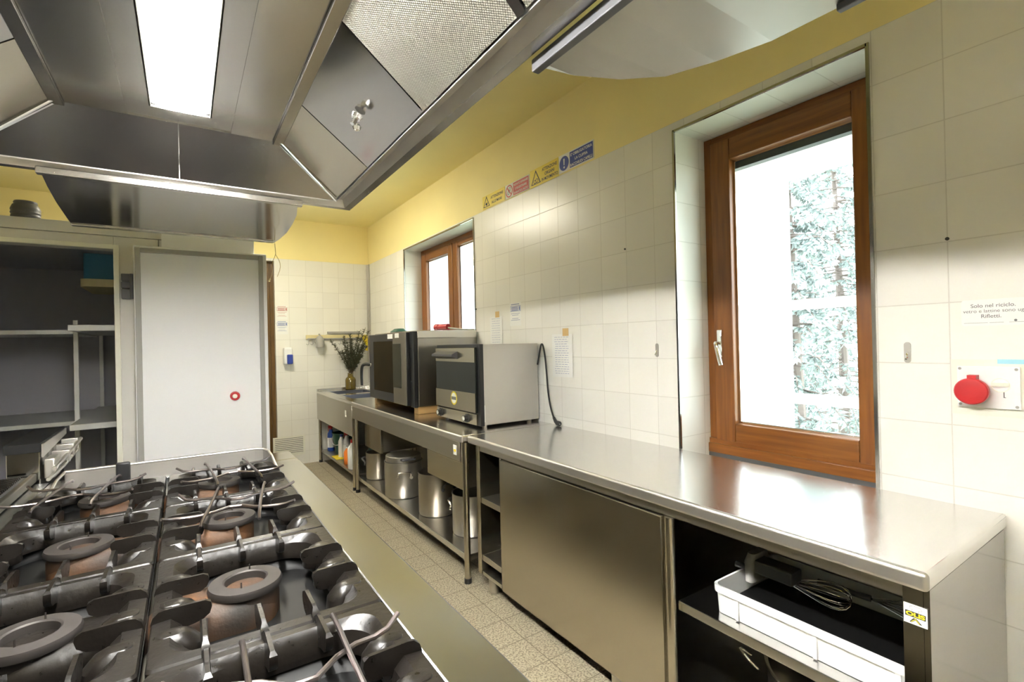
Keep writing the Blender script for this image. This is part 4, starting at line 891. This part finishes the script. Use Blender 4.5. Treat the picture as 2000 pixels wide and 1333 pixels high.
sd = thing('soap_dispenser', 'white and dark blue soap dispenser on the back wall', 'soap dispenser', (-1.035, 6.0, 1.34))
b = bm_(); box(b, -1.085, -.985, 5.965, 6.048, 1.25, 1.462, .022, 3); obj('cover', b, 'white', sd)
b = bm_(); box(b, -1.050, -.984, 5.950, 6.0, 1.258, 1.375, .010); obj('push_lever', b, 'signblue', sd)
vg = thing('vent_grille', 'white slatted vent grille low on the back wall', 'vent', (-1.03, 6.045, .24))
F = on_back(-1.215, .118)
b = bm_(); F.ring(b, [(0, 0), (.365, 0), (.365, .245), (0, .245)], [(.022, .022), (.343, .022), (.343, .223), (.022, .223)], .001, .012); obj('frame', b, 'ivory', vg, smooth=False)
b = bm_(); F.plate(b, .02, .345, .02, .225, .001, .003); obj('backing', b, 'darkgrey', vg, smooth=False)
for k in range(9):
    b = bm_(); z = .028 + k * .0222; extr(b, [F.p(.022, z, .003), F.p(.022, z - .004, .011), F.p(.022, z + .009, .011), F.p(.022, z + .011, .004)], F.r * .321); obj('slat', b, 'ivory', vg, smooth=False)
def notice(face, w, h, inkm, label, name='notice', lines=6):
    o = thing(name, label, 'notice', face.p(w / 2, 0))
    b = bm_(); face.plate(b, 0, w, 0, h, .0008, .0018); sh_ = obj('sheet', b, 'paper', o, smooth=False)
    b = bm_(); face.ring(b, [(w * .06, h * .62), (w * .97, h * .62), (w * .97, h * .86), (w * .06, h * .86)], [(w * .08, h * .64), (w * .95, h * .64), (w * .95, h * .84), (w * .08, h * .84)], .0018, .0021)
    for q in range(3): face.plate(b, w * .14, w * .76, h * (.655 + .06 * q), h * (.69 + .06 * q), .0018, .0021)
    face.plate(b, w * .82, w * .92, h * .66, h * .82, .0018, .0021); face.plate(b, w * .12, w * .85, h * .91, h * .94, .0018, .0021)
    for q in range(lines):
        if q % 3 != 2: face.plate(b, w * (.1 + .1 * (q % 2)), w * (.9 - .13 * (q % 2)), h * (.52 - .07 * q), h * (.535 - .07 * q), .0018, .0021)
    obj('printing', b, inkm, sh_, smooth=False)
notice(on_back(-1.150, 1.805), .130, .175, 'redink', 'small white notice printed in red beside the wooden door')
notice(on_back(-1.152, 1.625), .130, .170, 'blueink', 'small white notice printed in blue below the red one on the back wall')
notice(on_right(2.598, 1.585), .150, .175, 'blueink', 'small white notice printed in blue above the small oven on the window wall')

# hand-written sheets taped to the right wall
def sheet(y, z, w, h, label, tape, lines):
    f = on_right(y, z); o = thing('handwritten_sheet', label, 'paper', f.p(w / 2, 0))
    b = bm_(); n = 8
    rs_ = [[f.p(w * i / n, j, .0015 + .006 * (max(0, i / n - .8) / .2) ** 2) for i in range(n + 1)] for j in (0, h)]
    rings(b, [[p for p in r] for r in rs_], closed=False, caps=False); s = obj('sheet', b, 'paper', o, smooth=False)
    md = s.modifiers.new('thickness', 'SOLIDIFY'); md.thickness = .0006
    b = bm_()
    for q in range(lines):
        y0_ = h * (.93 - .9 * q / lines); a = w * (.12 + .05 * rnd.random()); 
        while a < w * (.72 + .1 * rnd.random()):
            l = w * rnd.uniform(.06, .16); f.plate(b, a, min(a + l, w * .80), y0_ - .0010, y0_ + .0010, .0022, .0026); a += l + w * .035
    obj('handwriting', b, 'blueink', s, smooth=False)
    b = bm_(); f.plate(b, tape[0], tape[1], tape[2], tape[3], .0022, .003); obj('tape', b, 'tape', o, smooth=False)
sheet(2.085, 1.222, .215, .285, 'hand-written white sheet taped to the wall above the loose black plug', (.115, .175, .272, .322), 17)
sheet(2.895, 1.42, .190, .250, 'hand-written white sheet taped to the wall next to the blue notice', (.085, .145, .242, .290), 12)

# wall signs above the tiles
def sign_root(label, y, z): return thing('safety_sign', label, 'sign', (0, y, z), 'safety signs in a row above the tiles')
def tri(s, cx, cz, r): return [(cx - r * .9, cz - r * .55), (cx + r * .9, cz - r * .55), (cx, cz + r * 1.05)]
f = on_right(2.970, 2.567); t = sign_root('yellow warning sign ATTENZIONE ALLE MANI at the far end of the row', 2.97, 2.567)
b = bm_(); f.plate(b, 0, .340, 0, .104, 0, .002); pl = obj('plate', b, 'yellow', t, smooth=False)
b = bm_(); f.ring(b, tri(0, .062, .042, .056), tri(0, .062, .0405, .044), .002, .0024); f.disc(b, .060, .034, .012, .002, .0024, ry=.010); f.plate(b, .062, .080, .038, .044, .002, .0024); f.plate(b, .062, .076, .022, .028, .002, .0024); f.plate(b, .048, .075, .030, .036, .002, .0024)
f.text(b, 'ATTENZIONE', .222, .060, .030, .002, width=.185, bold=.0006); f.text(b, 'ALLE MANI', .218, .020, .030, .002, width=.150, bold=.0006); obj('lettering', b, 'ink', pl, smooth=False)
f = on_right(2.625, 2.563); t = sign_root('white sign with red circle and red text block, second in the row', 2.625, 2.563)
b = bm_(); f.plate(b, 0, .320, 0, .106, 0, .002); pl = obj('plate', b, 'paper', t, smooth=False)
cs = lambda cx, cz, r, n=28: [(cx + r * math.cos(2 * math.pi * i / n), cz + r * math.sin(2 * math.pi * i / n)) for i in range(n)]
b = bm_(); f.ring(b, cs(.056, .053, .047), cs(.056, .053, .038), .002, .0025); f.poly(b, [(.024, .082), (.030, .088), (.088, .024), (.082, .018)], .002, .0026); f.plate(b, .112, .312, .006, .100, .002, .0024); obj('red_field', b, 'signred', pl, smooth=False)
b = bm_(); f.ring(b, cs(.046, .040, .014), cs(.046, .040, .009), .002, .0023); f.ring(b, cs(.066, .068, .014), cs(.066, .068, .009), .002, .0023); f.poly(b, [(.036, .062), (.050, .050), (.054, .054), (.040, .068)], .002, .0023); obj('pictogram', b, 'greyink', pl, smooth=False)
b = bm_()
for q, (tx, wd_) in enumerate((('VIETATO RIPARARE', .185), ('E REGISTRARE', .150), ('DURANTE IL MOTO', .180))): f.text(b, tx, .212, .073 - q * .030, .023, .0024, width=wd_, bold=.0005)
obj('lettering', b, 'paper', pl, smooth=False)
f = on_right(2.292, 2.558); t = sign_root('yellow sign ATTENZIONE ORGANI IN MOVIMENTO third in the row above the tiles', 2.292, 2.558)
b = bm_(); f.plate(b, 0, .318, 0, .124, 0, .002); pl = obj('plate', b, 'yellow', t, smooth=False)
b = bm_(); f.ring(b, tri(0, .066, .050, .062), tri(0, .066, .048, .050), .002, .0024); f.ring(b, cs(.054, .034, .014), cs(.054, .034, .010), .002, .0024); f.ring(b, cs(.078, .038, .015), cs(.078, .038, .011), .002, .0024)
for q, (tx, wd_) in enumerate((('ATTENZIONE', .165), ('ORGANI', .105), ('IN MOVIMENTO', .178))): f.text(b, tx, .222, .084 - q * .034, .030, .002, width=wd_, bold=.0006)
obj('lettering', b, 'ink', pl, smooth=False)
f = on_right(1.970, 2.566); t = sign_root('blue and white sign with exclamation mark about hair caps above the tiles', 1.97, 2.566)
b = bm_(); f.plate(b, 0, .335, 0, .116, 0, .002); pl = obj('plate', b, 'paper', t, smooth=False)
b = bm_(); f.disc(b, .055, .056, .047, .002, .0024); f.plate(b, .112, .328, .008, .108, .002, .0024); obj('blue_field', b, 'signblue', pl, smooth=False)
b = bm_(); f.poly(b, [(.048, .086), (.062, .086), (.0585, .044), (.0515, .044)], .0024, .0028); f.disc(b, .055, .030, .007, .0024, .0028)
for q, (tx, wd_) in enumerate((("E' OBBLIGATORIA", .200), ('LA CUFFIA', .120), ('RACCHIUDI CAPELLI', .205))): f.text(b, tx, .220, .080 - q * .033, .025, .0024, width=wd_, bold=.0006)
obj('lettering', b, 'paper', pl, smooth=False)

# hooks, sticker, socket
def hook(y, z, label):
    f = on_right(y, z); t = thing('wall_hook', label, 'hook', f.p(0, 0), 'small steel hooks on the wall tiles')
    b = bm_(); f.poly(b, [(.010 * math.cos(R(a)) * 1.0, (.026 if 0 <= a <= 180 else -.026) + .010 * math.sin(R(a))) for a in range(0, 360, 20)], 0, .003); obj('plate', b, 'alu', t)
    b = bm_(); tube(b, [f.p(0, 0, .003), f.p(.001, -.004, .010), f.p(.001, -.014, .014), f.p(.001, -.020, .010), f.p(.001, -.022, .020)], .0032, 7, 1); obj('prong', b, 'chrome', t)
hook(1.192, 1.400, 'small steel adhesive hook on the tiles between window and hand-written sheet'); hook(.108, 1.392, 'small steel adhesive hook on the tiles between window and red socket')
f = on_right(-.036, 1.477); t = thing('recycling_sticker', 'white sticker with grey Italian recycling text above the red socket', 'sticker', f.p(.12, 0))
b = bm_(); f.poly(b, [(p[0], p[1]) for p in rrect(.125, .041, .25, .082, .008, 0)], 0, .0008); pl = obj('label_sheet', b, 'paper', t, smooth=False)
b = bm_()
f.text(b, 'Solo nel riciclo.', .074, .057, .0165, .0008, bold=.0001); f.text(b, 'vetro e lattine sono uguali.', .0045, .041, .0150, .0008, align='LEFT'); f.text(b, 'Rifletti.', .070, .024, .0165, .0008, bold=.0001)
f.plate(b, .006, .062, .0085, .0093, .0008, .0011); f.plate(b, .066, .098, .0085, .0093, .0008, .0011); f.plate(b, .110, .20, .0085, .0093, .0008, .0011); f.disc(b, .124, .014, .0035, .0008, .0012)
obj('lettering', b, 'greyink', pl, smooth=False)
f = on_right(-.008, 1.195); t = thing('power_socket', 'wall power socket plate with round red cap under the sticker', 'socket', f.p(.09, 0))
b = bm_(); f.plate(b, 0, .20, 0, .176, 0, .004); bk_ = obj('back_plate', b, 'ivory', t, smooth=False)
b = bm_(); f.plate(b, .017, .160, .026, .154, .004, .014); obj('face_plate', b, 'white', t, smooth=False)
b = bm_()
for a, c in ((.024, .034), (.153, .034), (.024, .147), (.153, .147)): f.disc(b, a, c, .0042, .014, .0152, 12)
obj('screw', b, 'gasket', t, smooth=False)
b = bm_()
prof = [(.036, .014), (.036, .030), (.0405, .034), (.041, .052), (.038, .056), (.020, .0575)]
rings(b, [[f.p(.058 + r * math.cos(2 * math.pi * i / 36), .078 + r * math.sin(2 * math.pi * i / 36), h) for i in range(36)] for r, h in prof]); f.plate(b, .048, .070, .114, .128, .016, .046); obj('red_cap', b, 'red', t)
b = bm_(); f.ring(b, cs(.118, .098, .022), cs(.118, .098, .0195), .014, .016); f.plate(b, .098, .138, .094, .106, .014, .022); obj('rotary_switch', b, 'ivory', t, smooth=False)
b = bm_(); f.plate(b, .124, .126, .060, .078, .014, .0145); f.plate(b, .124, .129, .060, .0615, .014, .0145); obj('marking', b, 'ink', t, smooth=False)
f = on_right(-.118, 1.352); b = bm_(); f.plate(b, 0, .12, .006, .020, 0, .0045); single('blue_tape', b, 'cyan', 'strip of light blue tape above the socket plate', 'tape', f.p(0, .006), smooth=False)
for y, z in ((1.402, 1.973), (-.006, 1.765), (3.118, 1.752)):
    f = on_right(y, z); b = bm_(); f.disc(b, 0, 0, .0055, 0, .004, 12); 
    single('wall_plug_hole', b, 'ink', {1.402: 'dark nail head on the tiles between the two windows', -.006: 'dark nail head on the tiles above the recycling sticker', 3.118: 'dark nail head on the tiles beside the far window'}[y], 'nail', f.p(0, 0), smooth=False)

# ------------------------------------------------------------------ outside the windows
b = bm_(); box(b, .38, 40, -30, 30, -3.2, -3.0); struct('ground', b, 'ground')
b = bm_(); box(b, 1.20, 1.50, 1.245, 1.62, -3.0, 3.0); pc = tag(obj('porch_pillar', b, 'outwhite', None, smooth=False), 'white square masonry pillar outside the near window', 'pillar'); pc['_loc'] = (0, 0, 0)
b = bm_(); box(b, 1.10, 1.55, -2.5, 5.6, 2.575, 2.95); tag(obj('porch_beam', b, 'outwhite', None, smooth=False), 'white masonry beam across the top outside the windows', 'beam')
for z0, z1, lb in ((1.632, 1.695, 'upper white rail outside the near window'), (1.015, 1.078, 'lower white rail outside the near window')):
    b = bm_(); box(b, 1.25, 1.31, -2.4, 1.245, z0, z1); tag(obj('porch_rail', b, 'outwhite', None, smooth=False), lb, 'rail', 'white rails outside the window')
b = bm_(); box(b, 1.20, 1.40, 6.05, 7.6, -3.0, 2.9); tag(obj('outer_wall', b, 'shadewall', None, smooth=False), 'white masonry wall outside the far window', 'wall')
def conifer(x, y, h, r, seed, label):
    q = random.Random(seed); t = thing('conifer', label, 'tree', (x, y, -3.0))
    b = bm_(); tube(b, [(x, y, -3.0), (x + .1, y, h * .4 - 3), (x, y + .1, h - 3)], lambda s: .16 * (1 - .85 * s), 9); obj('trunk', b, 'trunk', t)
    b = bm_(); bl = bm_()
    for k in range(250):
        u = q.uniform(.12, 1); z = -3 + h * u; a = q.uniform(0, 6.283); L_ = min(r * (1.5 - u) * q.uniform(.5, 1.0), r) * .92
        p0 = Vector((x, y, z)); p1 = p0 + Vector((math.cos(a) * L_ * .6, math.sin(a) * L_ * .6, -.05 * L_)); p2 = p0 + Vector((math.cos(a) * L_, math.sin(a) * L_, -.45 * L_))
        tube(b, [p0, p1, p2], lambda s: .018 * (1 - .8 * s), 5)
        for i in range(95):
            s = q.uniform(.2, 1); p = p0.lerp(p1, min(1, s * 2)) if s < .5 else p1.lerp(p2, (s - .5) * 2)
            d = Vector((q.uniform(-1, 1), q.uniform(-1, 1), q.uniform(-1.3, .2))).normalized() * q.uniform(.06, .13); w_ = d.cross(Vector((q.random(), q.random(), q.random()))).normalized() * .019
            v = [bl.verts.new(c) for c in (p - w_ * .4, p + d * .5 - w_, p + d, p + d * .5 + w_)]; bl.faces.new(v)
    obj('branches', b, 'trunk', t); obj('foliage', bl, 'tree', t, smooth=False)
conifer(4.5, 2.75, 8.6, .85, 3, 'drooping conifer seen through the middle of the near window')
conifer(6.6, 4.3, 9.0, 1.05, 5, 'drooping conifer behind the white pillar outside the near window')
conifer(7.2, 2.3, 8.6, .95, 8, 'drooping conifer set back from the porch rails')
conifer(9.6, 4.3, 9.6, 1.5, 9, 'tall conifer at the back of the garden')
